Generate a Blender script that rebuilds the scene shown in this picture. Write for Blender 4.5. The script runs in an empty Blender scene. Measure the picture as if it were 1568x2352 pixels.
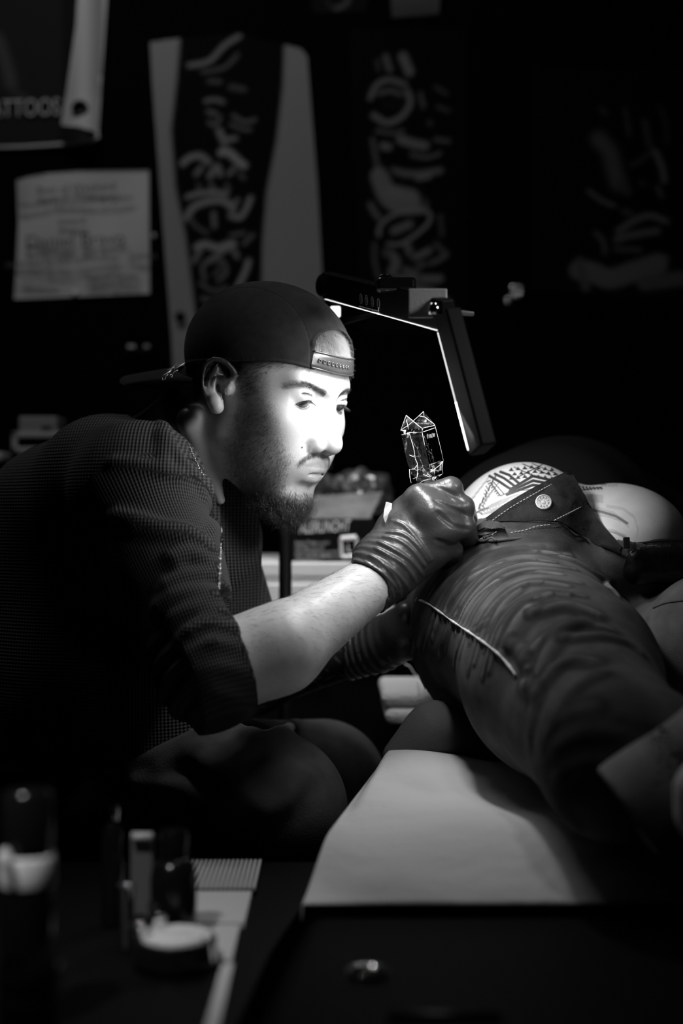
import bpy, math, random
import numpy as np
from mathutils import Vector, Matrix
rng = np.random.default_rng(7)
F32 = np.float32
sc = bpy.context.scene
COL = sc.collection
CAMZ = 1.0
FPX = 50.0/36.0*2352.0
def P(px, py, Y):
    """world point that stands at picture position px,py at distance Y"""
    return np.array([(px-784.0)*Y/FPX, Y, CAMZ-(py-1176.0)*Y/FPX])
def topx(V):
    V = np.asarray(V)
    return 784.0+V[:,0]*FPX/V[:,1], 1176.0-(V[:,2]-CAMZ)*FPX/V[:,1]
def sc_at(Y): return Y/FPX
# ---------- materials
def mat(name, col=0.5, rough=0.6, metal=0.0, spec=0.5, attr=None, bumps=(), mottle=0.0, mscale=20, emit=None, sheen=0.0, trans=0.0, coat=0.0, alpha=1.0, waffle=None):
    m = bpy.data.materials.new(name); m.use_nodes = True
    nt = m.node_tree; N = nt.nodes; L = nt.links
    b = N['Principled BSDF']
    c = (col, col, col, 1) if not isinstance(col, tuple) else col+(1,)
    b.inputs['Base Color'].default_value = c
    b.inputs['Roughness'].default_value = rough
    b.inputs['Metallic'].default_value = metal
    b.inputs['Specular IOR Level'].default_value = spec
    b.inputs['Sheen Weight'].default_value = sheen
    b.inputs['Transmission Weight'].default_value = trans
    b.inputs['Coat Weight'].default_value = coat
    b.inputs['Alpha'].default_value = alpha
    tc = N.new('ShaderNodeTexCoord')
    src = None
    if attr:
        a = N.new('ShaderNodeAttribute'); a.attribute_name = attr; src = a.outputs['Color']
    if mottle > 0:
        n = N.new('ShaderNodeTexNoise'); n.inputs['Scale'].default_value = mscale; n.inputs['Detail'].default_value = 6
        L.new(tc.outputs['Object'], n.inputs['Vector'])
        mr = N.new('ShaderNodeMapRange'); mr.inputs['To Min'].default_value = 1-mottle; mr.inputs['To Max'].default_value = 1+mottle
        mr.inputs['From Min'].default_value = 0.3; mr.inputs['From Max'].default_value = 0.7
        L.new(n.outputs['Fac'], mr.inputs['Value'])
        mx = N.new('ShaderNodeVectorMath'); mx.operation = 'SCALE'
        if src is not None: L.new(src, mx.inputs[0])
        else: mx.inputs[0].default_value = c[:3]
        L.new(mr.outputs['Result'], mx.inputs['Scale']); src = mx.outputs['Vector']
    if src is not None: L.new(src, b.inputs['Base Color'])
    prev = None
    for (kind, scale, dist) in bumps:
        if kind == 'noise':
            t = N.new('ShaderNodeTexNoise'); t.inputs['Scale'].default_value = scale; t.inputs['Detail'].default_value = 5
            out = t.outputs['Fac']; L.new(tc.outputs['Object'], t.inputs['Vector'])
        elif kind == 'voronoi':
            t = N.new('ShaderNodeTexVoronoi'); t.inputs['Scale'].default_value = scale
            out = t.outputs['Distance']; L.new(tc.outputs['Object'], t.inputs['Vector'])
        elif kind == 'twill':
            t = N.new('ShaderNodeTexWave'); t.inputs['Scale'].default_value = scale; t.bands_direction = 'DIAGONAL'
            t.inputs['Distortion'].default_value = 1.0; out = t.outputs['Fac']; L.new(tc.outputs['Object'], t.inputs['Vector'])
        bp = N.new('ShaderNodeBump'); bp.inputs['Distance'].default_value = dist; bp.inputs['Strength'].default_value = 1.0
        L.new(out, bp.inputs['Height'])
        if prev is not None: L.new(prev.outputs['Normal'], bp.inputs['Normal'])
        prev = bp
    if waffle:
        a = N.new('ShaderNodeAttribute'); a.attribute_name = 'wuv'
        sx = N.new('ShaderNodeSeparateXYZ'); L.new(a.outputs['Vector'], sx.inputs[0])
        hs = []
        for i, amp in ((0, 1.0), (1, 0.55)):
            mu = N.new('ShaderNodeMath'); mu.operation = 'MULTIPLY'; mu.inputs[1].default_value = 2*math.pi
            L.new(sx.outputs[i], mu.inputs[0])
            sn = N.new('ShaderNodeMath'); sn.operation = 'SINE'; L.new(mu.outputs[0], sn.inputs[0])
            ab = N.new('ShaderNodeMath'); ab.operation = 'MULTIPLY_ADD'; ab.inputs[1].default_value = 0.5*amp; ab.inputs[2].default_value = 0.5*amp
            L.new(sn.outputs[0], ab.inputs[0]); hs.append(ab)
        ad = N.new('ShaderNodeMath'); ad.operation = 'ADD'; L.new(hs[0].outputs[0], ad.inputs[0]); L.new(hs[1].outputs[0], ad.inputs[1])
        bp = N.new('ShaderNodeBump'); bp.inputs['Distance'].default_value = waffle; L.new(ad.outputs[0], bp.inputs['Height'])
        if prev is not None: L.new(prev.outputs['Normal'], bp.inputs['Normal'])
        prev = bp
        # deep cells of the knit get a darker base colour
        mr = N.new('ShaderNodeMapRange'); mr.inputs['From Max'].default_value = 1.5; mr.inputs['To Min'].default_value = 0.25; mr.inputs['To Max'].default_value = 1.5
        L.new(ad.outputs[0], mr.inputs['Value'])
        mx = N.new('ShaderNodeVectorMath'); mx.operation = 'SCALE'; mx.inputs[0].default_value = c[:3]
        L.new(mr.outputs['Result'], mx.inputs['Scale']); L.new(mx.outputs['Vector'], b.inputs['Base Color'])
    if prev is not None: L.new(prev.outputs['Normal'], b.inputs['Normal'])
    if emit:
        b.inputs['Emission Color'].default_value = (1,1,1,1); b.inputs['Emission Strength'].default_value = emit
    return m
# ---------- objects
def tag(o, label=None, cat=None, group=None, kind=None):
    if label: o['label'] = label
    if cat: o['category'] = cat
    if group: o['group'] = group
    if kind: o['kind'] = kind
    return o
def empty(name, loc, label, cat, group=None):
    o = bpy.data.objects.new(name, None); COL.objects.link(o); o.location = Vector(loc); o.empty_display_size = .02
    return tag(o, label, cat, group)
def mkmesh(name, V, Fc, m, parent=None, smooth=True, attrs=None, label=None):
    me = bpy.data.meshes.new(name)
    V = np.asarray(V, dtype=np.float64)
    if isinstance(Fc, np.ndarray):
        k = Fc.shape[1]
        me.vertices.add(len(V)); me.vertices.foreach_set('co', V.astype(F32).ravel())
        me.loops.add(Fc.size); me.loops.foreach_set('vertex_index', Fc.astype(np.int32).ravel())
        me.polygons.add(len(Fc)); me.polygons.foreach_set('loop_start', np.arange(0, Fc.size, k, dtype=np.int32))
        try: me.polygons.foreach_set('loop_total', np.full(len(Fc), k, dtype=np.int32))
        except Exception: pass
        me.update(calc_edges=True)
    else:
        me.from_pydata([tuple(v) for v in V], [], [tuple(int(i) for i in f) for f in Fc])
    if smooth: me.polygons.foreach_set('use_smooth', np.ones(len(me.polygons), dtype=bool))
    for an, av in (attrs or {}).items():
        if av.ndim == 1:
            a = me.color_attributes.new(an, 'FLOAT_COLOR', 'POINT')
            c = np.ones((len(V),4), F32); c[:,:3] = av[:,None]; a.data.foreach_set('color', c.ravel())
        else:
            a = me.attributes.new(an, 'FLOAT_VECTOR', 'POINT'); a.data.foreach_set('vector', av.astype(F32).ravel())
    me.update()
    o = bpy.data.objects.new(name, me); COL.objects.link(o)
    if m is not None: me.materials.append(m)
    if parent is not None:
        o.parent = parent
        T = parent_world(parent); me.transform(T.inverted())
    if label: o['label'] = label
    return o
def parent_world(o):
    M = o.matrix_basis.copy()
    while o.parent is not None:
        o = o.parent; M = o.matrix_basis @ M
    return M
class MB:
    """collects boxes, tubes, lathes into one mesh"""
    def __init__(s): s.V = []; s.F = []
    def add(s, V, F):
        n = len(s.V); s.V += [tuple(v) for v in V]; s.F += [tuple(i+n for i in f) for f in F]; return s
    def box(s, lo, hi, M=None, bev=0.0):
        lo = np.array(lo, float); hi = np.array(hi, float)
        bm = __import__('bmesh').new(); import bmesh
        bmesh.ops.create_cube(bm, size=1.0)
        for v in bm.verts: v.co = Vector([(lo[i]+hi[i])/2 + v.co[i]*(hi[i]-lo[i]) for i in range(3)])
        if bev > 0: bmesh.ops.bevel(bm, geom=bm.edges[:], offset=bev, segments=3, profile=.5, affect='EDGES')
        bm.verts.index_update()
        V = [(M @ v.co) if M is not None else v.co.copy() for v in bm.verts]
        F = [[v.index for v in f.verts] for f in bm.faces]; bm.free()
        return s.add(V, F)
    def tube(s, pts, r, seg=8, closed=False, cap=True):
        pts = [np.array(p, float) for p in pts]; n = len(pts)
        rs = r if hasattr(r, '__len__') else [r]*n
        V = []; F = []; up = None
        for i, p in enumerate(pts):
            a = pts[(i-1) % n] if (i > 0 or closed) else pts[i]; b = pts[(i+1) % n] if (i < n-1 or closed) else pts[i]
            t = b-a; t = t/(np.linalg.norm(t)+1e-12)
            if up is None:
                up = np.array([0,0,1.0]) if abs(t[2]) < .9 else np.array([1.0,0,0])
            u = up - t*np.dot(up, t); u /= (np.linalg.norm(u)+1e-12); up = u; w = np.cross(t, u)
            for k in range(seg):
                an = 2*math.pi*k/seg; V.append(p + rs[i]*(math.cos(an)*u+math.sin(an)*w))
        m = n if closed else n-1
        for i in range(m):
            j = (i+1) % n
            for k in range(seg):
                F.append((i*seg+k, i*seg+(k+1) % seg, j*seg+(k+1) % seg, j*seg+k))
        if cap and not closed:
            F.append(tuple(range(seg))[::-1]); F.append(tuple((n-1)*seg+k for k in range(seg)))
        return s.add(V, F)
    def lathe(s, prof, c=(0,0,0), seg=32, M=None):
        V = []; F = []
        for (r, z) in prof:
            for k in range(seg):
                an = 2*math.pi*k/seg; v = Vector((r*math.cos(an), r*math.sin(an), z))
                if M is not None: v = M @ v
                V.append(v + Vector(c))
        for i in range(len(prof)-1):
            for k in range(seg):
                F.append((i*seg+k, i*seg+(k+1) % seg, (i+1)*seg+(k+1) % seg, (i+1)*seg+k))
        F.append(tuple(range(seg))[::-1]); F.append(tuple((len(prof)-1)*seg+k for k in range(seg)))
        return s.add(V, F)
    def poly(s, pts, thick):
        """flat outline (3d points, coplanar-ish) given the thickness vector"""
        pts = [np.array(p, float) for p in pts]; t = np.array(thick, float); n = len(pts)
        V = pts + [p+t for p in pts]
        F = [tuple(range(n)), tuple(range(2*n-1, n-1, -1))] + [(i, (i+1) % n + 0, (i+1) % n + n, i+n)[::-1] for i in range(n)]
        return s.add(V, F)
    def build(s, name, m, parent=None, smooth=False, label=None):
        return mkmesh(name, s.V, s.F, m, parent, smooth, label=label)
def autosmooth(o, ang=40):
    me = o.data
    try:
        me.polygons.foreach_set('use_smooth', np.ones(len(me.polygons), dtype=bool)); me.set_sharp_from_angle(angle=math.radians(ang))
    except Exception: pass
    return o
# ---------- signed distance toolkit
def ell(Q, c, r):
    q = Q-np.asarray(c, F32); r = np.asarray(r, F32)
    k0 = np.linalg.norm(q/r, axis=1); k1 = np.linalg.norm(q/(r*r), axis=1)
    return k0*(k0-1)/np.maximum(k1, 1e-6)
def ellR(Q, c, r, M):
    return ell((Q-np.asarray(c, F32)) @ np.asarray(M, F32), (0,0,0), r)
def sph(Q, c, r): return np.linalg.norm(Q-np.asarray(c, F32), axis=1)-r
def rc(Q, a, b, ra, rb):
    a = np.asarray(a, F32); b = np.asarray(b, F32); ab = b-a
    t = np.clip(((Q-a) @ ab)/max(float(ab @ ab), 1e-12), 0, 1)
    return np.linalg.norm(Q-a-t[:,None]*ab, axis=1)-(ra+(rb-ra)*t)
def chain(Q, pts, rs):
    d = None
    for i in range(len(pts)-1):
        e = rc(Q, pts[i], pts[i+1], rs[i], rs[i+1]); d = e if d is None else np.minimum(d, e)
    return d
def su(a, b, k):
    h = np.maximum(k-np.abs(a-b), 0)/k
    return np.minimum(a, b)-h*h*k*.25
def ss(a, b, k): return -su(-a, b, k)
def near(Q, pts, m, fn, d, comb):
    """apply comb(d, fn(Q)) only for points inside the bounds of pts grown by m"""
    pts = np.asarray(pts); lo = pts.min(0)-m; hi = pts.max(0)+m
    w = np.nonzero(np.all((Q > lo) & (Q < hi), axis=1))[0]
    if len(w) == 0: return d
    d = d.copy() if d.flags.writeable is False else d
    d[w] = comb(d[w], fn(Q[w])); return d
def box_sdf(Q, c, h, r, M=None):
    q = Q-np.asarray(c, F32)
    if M is not None: q = q @ np.asarray(M, F32)
    q = np.abs(q)-(np.asarray(h, F32)-r)
    return np.linalg.norm(np.maximum(q, 0), axis=1)+np.minimum(q.max(1), 0)-r
from concurrent.futures import ThreadPoolExecutor
POOL = ThreadPoolExecutor(8)
def evalc(f, Q, ch=30000):
    out = np.empty(len(Q), F32)
    def go(i): out[i:i+ch] = f(Q[i:i+ch])
    list(POOL.map(go, range(0, len(Q), ch)))
    return out
def sdfmesh(f, lo, hi, h, margin=1.5, newton=True):
    lo = np.array(lo, F32); hi = np.array(hi, F32); B = 8
    nb = np.ceil(((hi-lo)/h+1)/B).astype(int); n = nb*B
    bi = np.stack(np.meshgrid(*[np.arange(k) for k in nb], indexing='ij'), -1).reshape(-1,3)
    cen = lo+(bi*B+(B-1)/2)*h
    d = evalc(f, cen.astype(F32))
    keep = np.abs(d) < h*B*.87*margin+.004
    G = np.empty(n, F32); 
    G5 = G.reshape(nb[0],B,nb[1],B,nb[2],B)
    G5[...] = np.where(d < 0, -1., 1.).reshape(nb)[:,None,:,None,:,None]
    off = np.stack(np.meshgrid(*[np.arange(B)]*3, indexing='ij'), -1).reshape(-1,3)
    kb = bi[keep]
    def go(i):
        b = kb[i:i+60]
        Q = (lo+((b*B)[:,None,:]+off[None])*h).reshape(-1,3).astype(F32)
        D = f(Q).reshape(len(b), B, B, B)
        G5[b[:,0],:,b[:,1],:,b[:,2],:] = D
    list(POOL.map(go, range(0, len(kb), 60)))
    S = G < 0
    cnt = np.zeros(np.array(n)-1, np.int8)
    for dx in (0,1):
        for dy in (0,1):
            for dz in (0,1):
                cnt += S[dx:n[0]-1+dx, dy:n[1]-1+dy, dz:n[2]-1+dz]
    act = np.argwhere((cnt > 0) & (cnt < 8))
    idx = np.full(cnt.shape, -1, np.int32); idx[act[:,0],act[:,1],act[:,2]] = np.arange(len(act))
    cor = [(dx,dy,dz) for dx in (0,1) for dy in (0,1) for dz in (0,1)]
    val = np.stack([G[act[:,0]+c[0], act[:,1]+c[1], act[:,2]+c[2]] for c in cor], 1)
    acc = np.zeros((len(act),3), F32); num = np.zeros(len(act), F32)
    for i in range(8):
        for j in range(i+1, 8):
            if sum(abs(cor[i][k]-cor[j][k]) for k in range(3)) != 1: continue
            a = val[:,i]; b = val[:,j]; m = (a < 0) != (b < 0)
            t = np.where(m, a/np.where(m, a-b, 1), 0)
            p = np.array(cor[i], F32)+t[:,None]*(np.array(cor[j], F32)-np.array(cor[i], F32))
            acc += np.where(m[:,None], p, 0); num += m
    V = lo+(act+acc/np.maximum(num, 1)[:,None])*h
    Fs = []
    for ax in range(3):
        u, v = (ax+1) % 3, (ax+2) % 3
        sl0 = [slice(1, n[k]-1) for k in range(3)]; sl1 = list(sl0)
        sl0[ax] = slice(0, n[ax]-1); sl1[ax] = slice(1, n[ax])
        A = S[tuple(sl0)]; Bq = S[tuple(sl1)]
        for flip in (0, 1):
            e = np.argwhere((A & ~Bq) if flip == 0 else (~A & Bq))
            if len(e) == 0: continue
            o = np.array([1,1,1]); o[ax] = 0; e = e+o
            def cell(du, dv):
                c = e.copy(); c[:,u] -= du; c[:,v] -= dv
                return idx[c[:,0],c[:,1],c[:,2]]
            q = np.stack([cell(0,0), cell(1,0), cell(1,1), cell(0,1)], 1)
            if flip == 1: q = q[:,::-1]
            Fs.append(q)
    Fc = np.concatenate(Fs); Fc = Fc[(Fc >= 0).all(1)]
    V = V.astype(F32)
    if newton:
        for _ in range(1):
            g, d0 = grad(f, V, h*.5)
            V = V-np.clip(d0, -h*.6, h*.6)[:,None]*g
    return V, Fc
def grad(f, V, e=.0005):
    V = V.astype(F32)
    g = np.stack([evalc(f, V+np.eye(3, dtype=F32)[i]*e)-evalc(f, V-np.eye(3, dtype=F32)[i]*e) for i in range(3)], 1)
    g /= (np.linalg.norm(g, axis=1)[:,None]+1e-9)
    return g, evalc(f, V)
def cast(f, px, py, y0=1.0, y1=2.3, n=70):
    """first surface hit of the ray through picture positions"""
    px = np.atleast_1d(np.asarray(px, float)); py = np.atleast_1d(np.asarray(py, float))
    Y = np.full(len(px), y0)
    for _ in range(n):
        Q = np.stack([(px-784)*Y/FPX, Y, CAMZ-(py-1176)*Y/FPX], 1)
        d = f(Q.astype(F32)); Y = np.minimum(Y+d*.85, y1)
    return np.stack([(px-784)*Y/FPX, Y, CAMZ-(py-1176)*Y/FPX], 1)
def dens(pts, step):
    """resample a 2d/3d polyline with smoothing (Catmull-Rom)"""
    pts = np.asarray(pts, float); n = len(pts); out = []
    for i in range(n-1):
        p0 = pts[max(i-1,0)]; p1 = pts[i]; p2 = pts[i+1]; p3 = pts[min(i+2,n-1)]
        k = max(2, int(np.linalg.norm(p2-p1)/step))
        for j in range(k):
            t = j/k
            out.append(.5*((2*p1)+(-p0+p2)*t+(2*p0-5*p1+4*p2-p3)*t*t+(-p0+3*p1-3*p2+p3)*t**3))
    out.append(pts[-1]); return np.array(out)
def segd(px, py, pts):
    """distance in picture units to a polyline"""
    pts = np.asarray(pts, float); d = np.full(len(px), 1e9); 
    for a, b in zip(pts[:-1], pts[1:]):
        ab = b-a; L2 = max(ab @ ab, 1e-9)
        t = np.clip(((px-a[0])*ab[0]+(py-a[1])*ab[1])/L2, 0, 1)
        d = np.minimum(d, np.hypot(px-a[0]-t*ab[0], py-a[1]-t*ab[1]))
    return d
def inpoly(px, py, poly):
    poly = np.asarray(poly, float); c = np.zeros(len(px), bool); j = len(poly)-1
    for i in range(len(poly)):
        a, b = poly[i], poly[j]
        m = ((a[1] > py) != (b[1] > py)) & (px < (b[0]-a[0])*(py-a[1])/((b[1]-a[1]) if b[1] != a[1] else 1e-9)+a[0])
        c ^= m; j = i
    return c
def sdpoly(px, py, poly):
    d = segd(px, py, list(poly)+[poly[0]])
    return np.where(inpoly(px, py, poly), -d, d)
def sstep(a, b, x):
    t = np.clip((x-a)/(b-a), 0, 1); return t*t*(3-2*t)
# hair strands: 3-sided tapered tubes in one mesh
def strands(name, R0, D, N, length, r0, m, parent, seg=4, droop=0.0, curl=0.0, lenvar=.4, wig=.15, label=None, lift=.4):
    n = len(R0); D = D/(np.linalg.norm(D, axis=1)[:,None]+1e-9)
    L = length*(1-lenvar*rng.random(n))
    pts = [R0]; d = D+N*lift; d /= np.linalg.norm(d, axis=1)[:,None]
    ax = rng.normal(size=(n,3)); ax /= np.linalg.norm(ax, axis=1)[:,None]; ca = curl*(.4+rng.random(n))
    for i in range(seg):
        pts.append(pts[-1]+d*(L/seg)[:,None])
        d = d+np.cross(ax, d)*ca[:,None]+rng.normal(size=(n,3))*wig+np.array([0,0,-droop])
        d /= np.linalg.norm(d, axis=1)[:,None]
    pts = np.stack(pts, 1)
    a = np.cross(D, rng.normal(size=(n,3))); a /= np.linalg.norm(a, axis=1)[:,None]; b = np.cross(D, a)
    V = []
    for i in range(seg+1):
        r = r0*(1-.8*i/seg)
        for k in range(3):
            an = 2*math.pi*k/3; V.append(pts[:,i]+r*(math.cos(an)*a+math.sin(an)*b))
    V = np.stack(V, 1).reshape(-1,3)
    base = np.arange(n)[:,None]*(3*(seg+1)); Fl = []
    for i in range(seg):
        for k in range(3):
            Fl.append(np.concatenate([base+i*3+k, base+i*3+(k+1)%3, base+(i+1)*3+(k+1)%3, base+(i+1)*3+k], 1))
    return mkmesh(name, V, np.concatenate(Fl), m, parent, True, label=label)
def text(name, body, origin, ux, uz, size, m, parent, ext=.0004, align='LEFT', label=None, sx=1.0):
    cu = bpy.data.curves.new(name, 'FONT'); cu.body = body; cu.size = size; cu.extrude = ext; cu.align_x = align; cu.align_y = 'CENTER'
    o = bpy.data.objects.new('tmp', cu); COL.objects.link(o)
    dg = bpy.context.evaluated_depsgraph_get(); me = bpy.data.meshes.new_from_object(o.evaluated_get(dg))
    bpy.data.objects.remove(o)
    ux = Vector(ux).normalized(); uz = Vector(uz).normalized(); w = ux.cross(uz)
    V = []
    for v in me.vertices: V.append(np.array(Vector(origin)+ux*v.co.x*sx+uz*v.co.y+w*v.co.z))
    Fc = [tuple(p.vertices) for p in me.polygons]
    return mkmesh(name, V, Fc, m, parent, False, label=label)
# ================= the seated artist =================
YAW = math.radians(-30); PIT = math.radians(21)
Ry = np.array([[math.cos(PIT),0,math.sin(PIT)],[0,1,0],[-math.sin(PIT),0,math.cos(PIT)]])
Rz = np.array([[math.cos(YAW),-math.sin(YAW),0],[math.sin(YAW),math.cos(YAW),0],[0,0,1]])
HR = Rz @ Ry
HO = P(515, 900, 1.5)-HR @ np.array([0,-.074,0])
def loc(Q): return (Q-HO.astype(F32)) @ HR.astype(F32)
def wld(q): return np.asarray(q) @ HR.T+HO
EARY = 1.4915
def E(zx, zy, d=0.0):  # ear landmark -> head space (right ear)
    w = P(440+zx/9.8, 800+zy/9.8, EARY+d); return (w-HO) @ HR
HELIX = [E(760,730,.006),E(880,700,.002),E(950,620,-.002),E(955,545,-.004),E(900,450,-.006),E(800,340,-.008),E(650,265,-.009),E(500,245,-.009),E(375,310,-.008),E(300,420,-.007),E(265,580,-.006),E(255,740,-.005),E(285,900,-.004),E(345,1030,-.003)]
ANTI = [E(600,430,-.001),E(540,540,-.003),E(440,660,-.004),E(400,790,-.004),E(420,910,-.004),E(500,980,-.003)]
EB = np.array(HELIX+ANTI+[E(560,1430)])
BR = dict(c=np.array([0.,0.,0.]))
FS = .95
EYE = np.array([.0655,.0365,.0205]); ER = .0138
def f_eyes_lid(q, d):
    # q has |y|; lids as a shell around the ball with an almond opening looking down
    p = q-EYE.astype(F32); r = np.linalg.norm(p, axis=1)
    lid = r-(ER+.0016)
    d = su(d, lid, .005)
    az = np.arctan2(p[:,1], p[:,0])-.10; el = np.arctan2(p[:,2], np.hypot(p[:,0], p[:,1]))
    mid = -.40-.14*az; half = .36*(1-(az/1.0)**2)
    op = (np.abs(el-mid)-half)*r
    crease = np.abs(r-(ER+.0022))
    d = np.where((p[:,0] > -.002) & (np.abs(az) < 1.05), ss(d, np.maximum(op, r-(ER+.010)), .0016), d)
    # crease above the upper lid
    cr = chain(q, [EYE+np.array([.0135,-.010,.0030]), EYE+np.array([.0148,.000,.0062]), EYE+np.array([.0105,.0105,.0050])], [.0009]*3)
    d = ss(d, cr, .0022)
    return d
def f_head(q):
    """skull and face in head space: x forward, y to the left, z up"""
    a = np.abs(q[:,1]); m0 = q.copy(); m0[:,1] = a; m = m0.copy(); m[:,0] = np.where(m[:,0] > 0, m[:,0]/FS, m[:,0])
    d = ell(q, (-.010,0,.044), (.086,.075,.072))
    d = su(d, ell(m, (.029,.0,.044), (.047,.061,.048)), .03)
    d = su(d, ell(m, (.030,0,-.010), (.058,.062,.075)), .02)
    d = su(d, rc(m, (.000,.050,-.045), (.070,.016,-.090), .020, .018), .035)
    d = su(d, ell(m, (.035,0,-.060), (.050,.045,.040)), .03)
    d = su(d, rc(m, (.0760,.010,.034), (.067,.046,.036), .0080, .0085), .016)
    d = su(d, ell(m, (.063,.046,-.012), (.020,.020,.018)), .026)
    d = su(d, ell(m, (.054,.034,-.045), (.034,.026,.032)), .02)
    d = su(d, ell(m, (.078,0,-.046), (.022,.030,.024)), .016)
    d = su(d, ell(m, (.026,.036,-.012), (.046,.029,.050)), .03)
    d = ss(d, ell(m, (.0955,.0370,.0205), (.0175,.0190,.0140)), .014)
    d = ss(d, ell(m, (.100,.014,.020), (.010,.007,.011)), .010)
    # nose
    d = su(d, chain(m, [(.0800,.002,.032),(.0900,.001,.010),(.1040,.001,-.012)], [.0080,.0066,.0085]), .009)
    d = su(d, ell(m, (.1065,0,-.0195), (.0125,.0125,.0110)), .008)
    d = su(d, ell(m, (.0955,.0150,-.0250), (.0120,.0068,.0085)), .006)
    d = su(d, rc(m, (.105,0,-.028), (.094,0,-.034), .0050,.0050), .004)
    d = ss(d, rc(m, (.1065,.0085,-.0330), (.0985,.0095,-.0250), .0046,.0040), .0028)
    d = ss(d, chain(m, [(.0965,.0240,-.021),(.0925,.0245,-.027),(.0925,.0205,-.033)], [.0012,.0016,.0012]), .007)
    d = su(d, rc(m, (.083,.009,.014), (.090,.0125,-.016), .0065,.0070), .009)
    # mouth
    d = su(d, ell(m, (.0885,.0,-.054), (.0130,.022,.015)), .010)
    d = su(d, chain(m, [(.1005,.0035,-.0495),(.0970,.0125,-.0518),(.0880,.0240,-.0565)], [.0046,.0042,.0018]), .0035)
    d = su(d, chain(m, [(.0960,.0,-.0625),(.0930,.0110,-.0615),(.0850,.0215,-.0580)], [.0066,.0058,.0020]), .0035)
    d = ss(d, chain(m, [(.1055,.0,-.0553),(.1015,.0110,-.0556),(.0925,.0205,-.0572),(.0865,.0270,-.0590)], [.0013,.0013,.0013,.0014]), .0022)
    d = ss(d, rc(m, (.1085,0,-.0385), (.1095,0,-.0455), .0020, .0024), .004)
    d = su(d, ell(m, (.0800,0,-.0920), (.0190,.0220,.0160)), .016)
    d = ss(d, rc(m, (.1030,0,-.0765), (.098,.014,-.0765), .0050, .0040), .012)
    # right and left ear
    m = m0
    M = np.nonzero((m[:,1] > .055) & (m[:,0] > -.07) & (m[:,0] < .05))[0]
    if len(M):
        e = m[M].copy(); e[:,1] = -e[:,1]; de = d[M]
        base = chain(e, [E(760,800,.010), E(620,760,.006), E(520,1120,.004)], [.0060,.0070,.0045])
        disk = chain(e, [E(520,430,.001), E(420,640,.001), E(420,880,.002), E(520,1080,.001)], [.0080,.0075,.0075,.0070])
        de = su(de, base, .012); de = su(de, disk, .004)
        de = su(de, ell(e, E(620,560,.004), (.013,.004,.012)), .003)
        de = ss(de, chain(e, [E(660,820,.004), E(690,900,.012)], [.0070,.0060]), .002)
        conch = chain(e, [E(650,820,.000), E(665,1010,-.001)], [.0092,.0066])
        cymba = chain(e, [E(600,695,-.001), E(740,705,.001)], [.0042,.0048])
        foss = chain(e, [E(690,390,-.0050), E(790,520,-.0040), E(800,640,-.003)], [.0042,.0052,.0040])
        scap = chain(e, [E(520,330,-.0055), E(410,430,-.0055), E(335,600,-.005), E(320,820,-.0045)], [.0030,.0034,.0028,.0020])
        de = ss(de, cymba, .002); de = ss(de, foss, .002)
        de = su(de, chain(e, HELIX, [.0024,.0032,.0037,.0035,.0030,.0028,.0027,.0026,.0027,.0028,.0028,.0028,.0028,.003]), .0022)
        de = ss(de, scap, .0025)
        de = su(de, chain(e, ANTI, [.0030,.0030,.0030,.0030,.0030,.0026]), .0025)
        de = su(de, chain(e, [E(500,590,-.001), E(610,600,-.002), E(700,625,-.001)], [.0028,.0022,.0012]), .002)
        de = su(de, ell(e, E(490,815,-.0045), (.0052,.004,.0088)), .001)
        de = su(de, chain(e, [E(440,1000,-.001), E(520,1180,-.002), E(565,1320,-.002)], [.0055,.0088,.0075]), .005)
        de = ss(de, conch, .002); de = ss(de, chain(e, [E(690,960,-.004), E(730,1140,-.004)], [.0055,.0032]), .002)
        de = su(de, ell(e, E(840,930,.001), (.0042,.005,.0065)), .004)
        d[M] = de
    # the eyes
    M = np.nonzero((m[:,0] > .06) & (m[:,2] > -.01) & (m[:,2] < .04) & (m[:,1] < .055) & (m[:,1] > .010))[0]
    if len(M): d[M] = f_eyes_lid(m[M], d[M])
    return d
# ---- joints
J = dict(
    nape=P(478,985,1.605), collar=P(420,1085,1.63), chest=P(285,1245,1.63), belly=P(215,1600,1.62), hip=P(150,1800,1.62),
    hump=P(265,1140,1.60), shR=P(315,1145,1.47), elR=P(478,1545,1.36), wrR=P(868,1330,1.475),
    shL=P(465,1180,1.80), elL=P(585,1560,1.68), wrL=P(868,1482,1.62))
FMID = P(640,1490,1.385)
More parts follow.
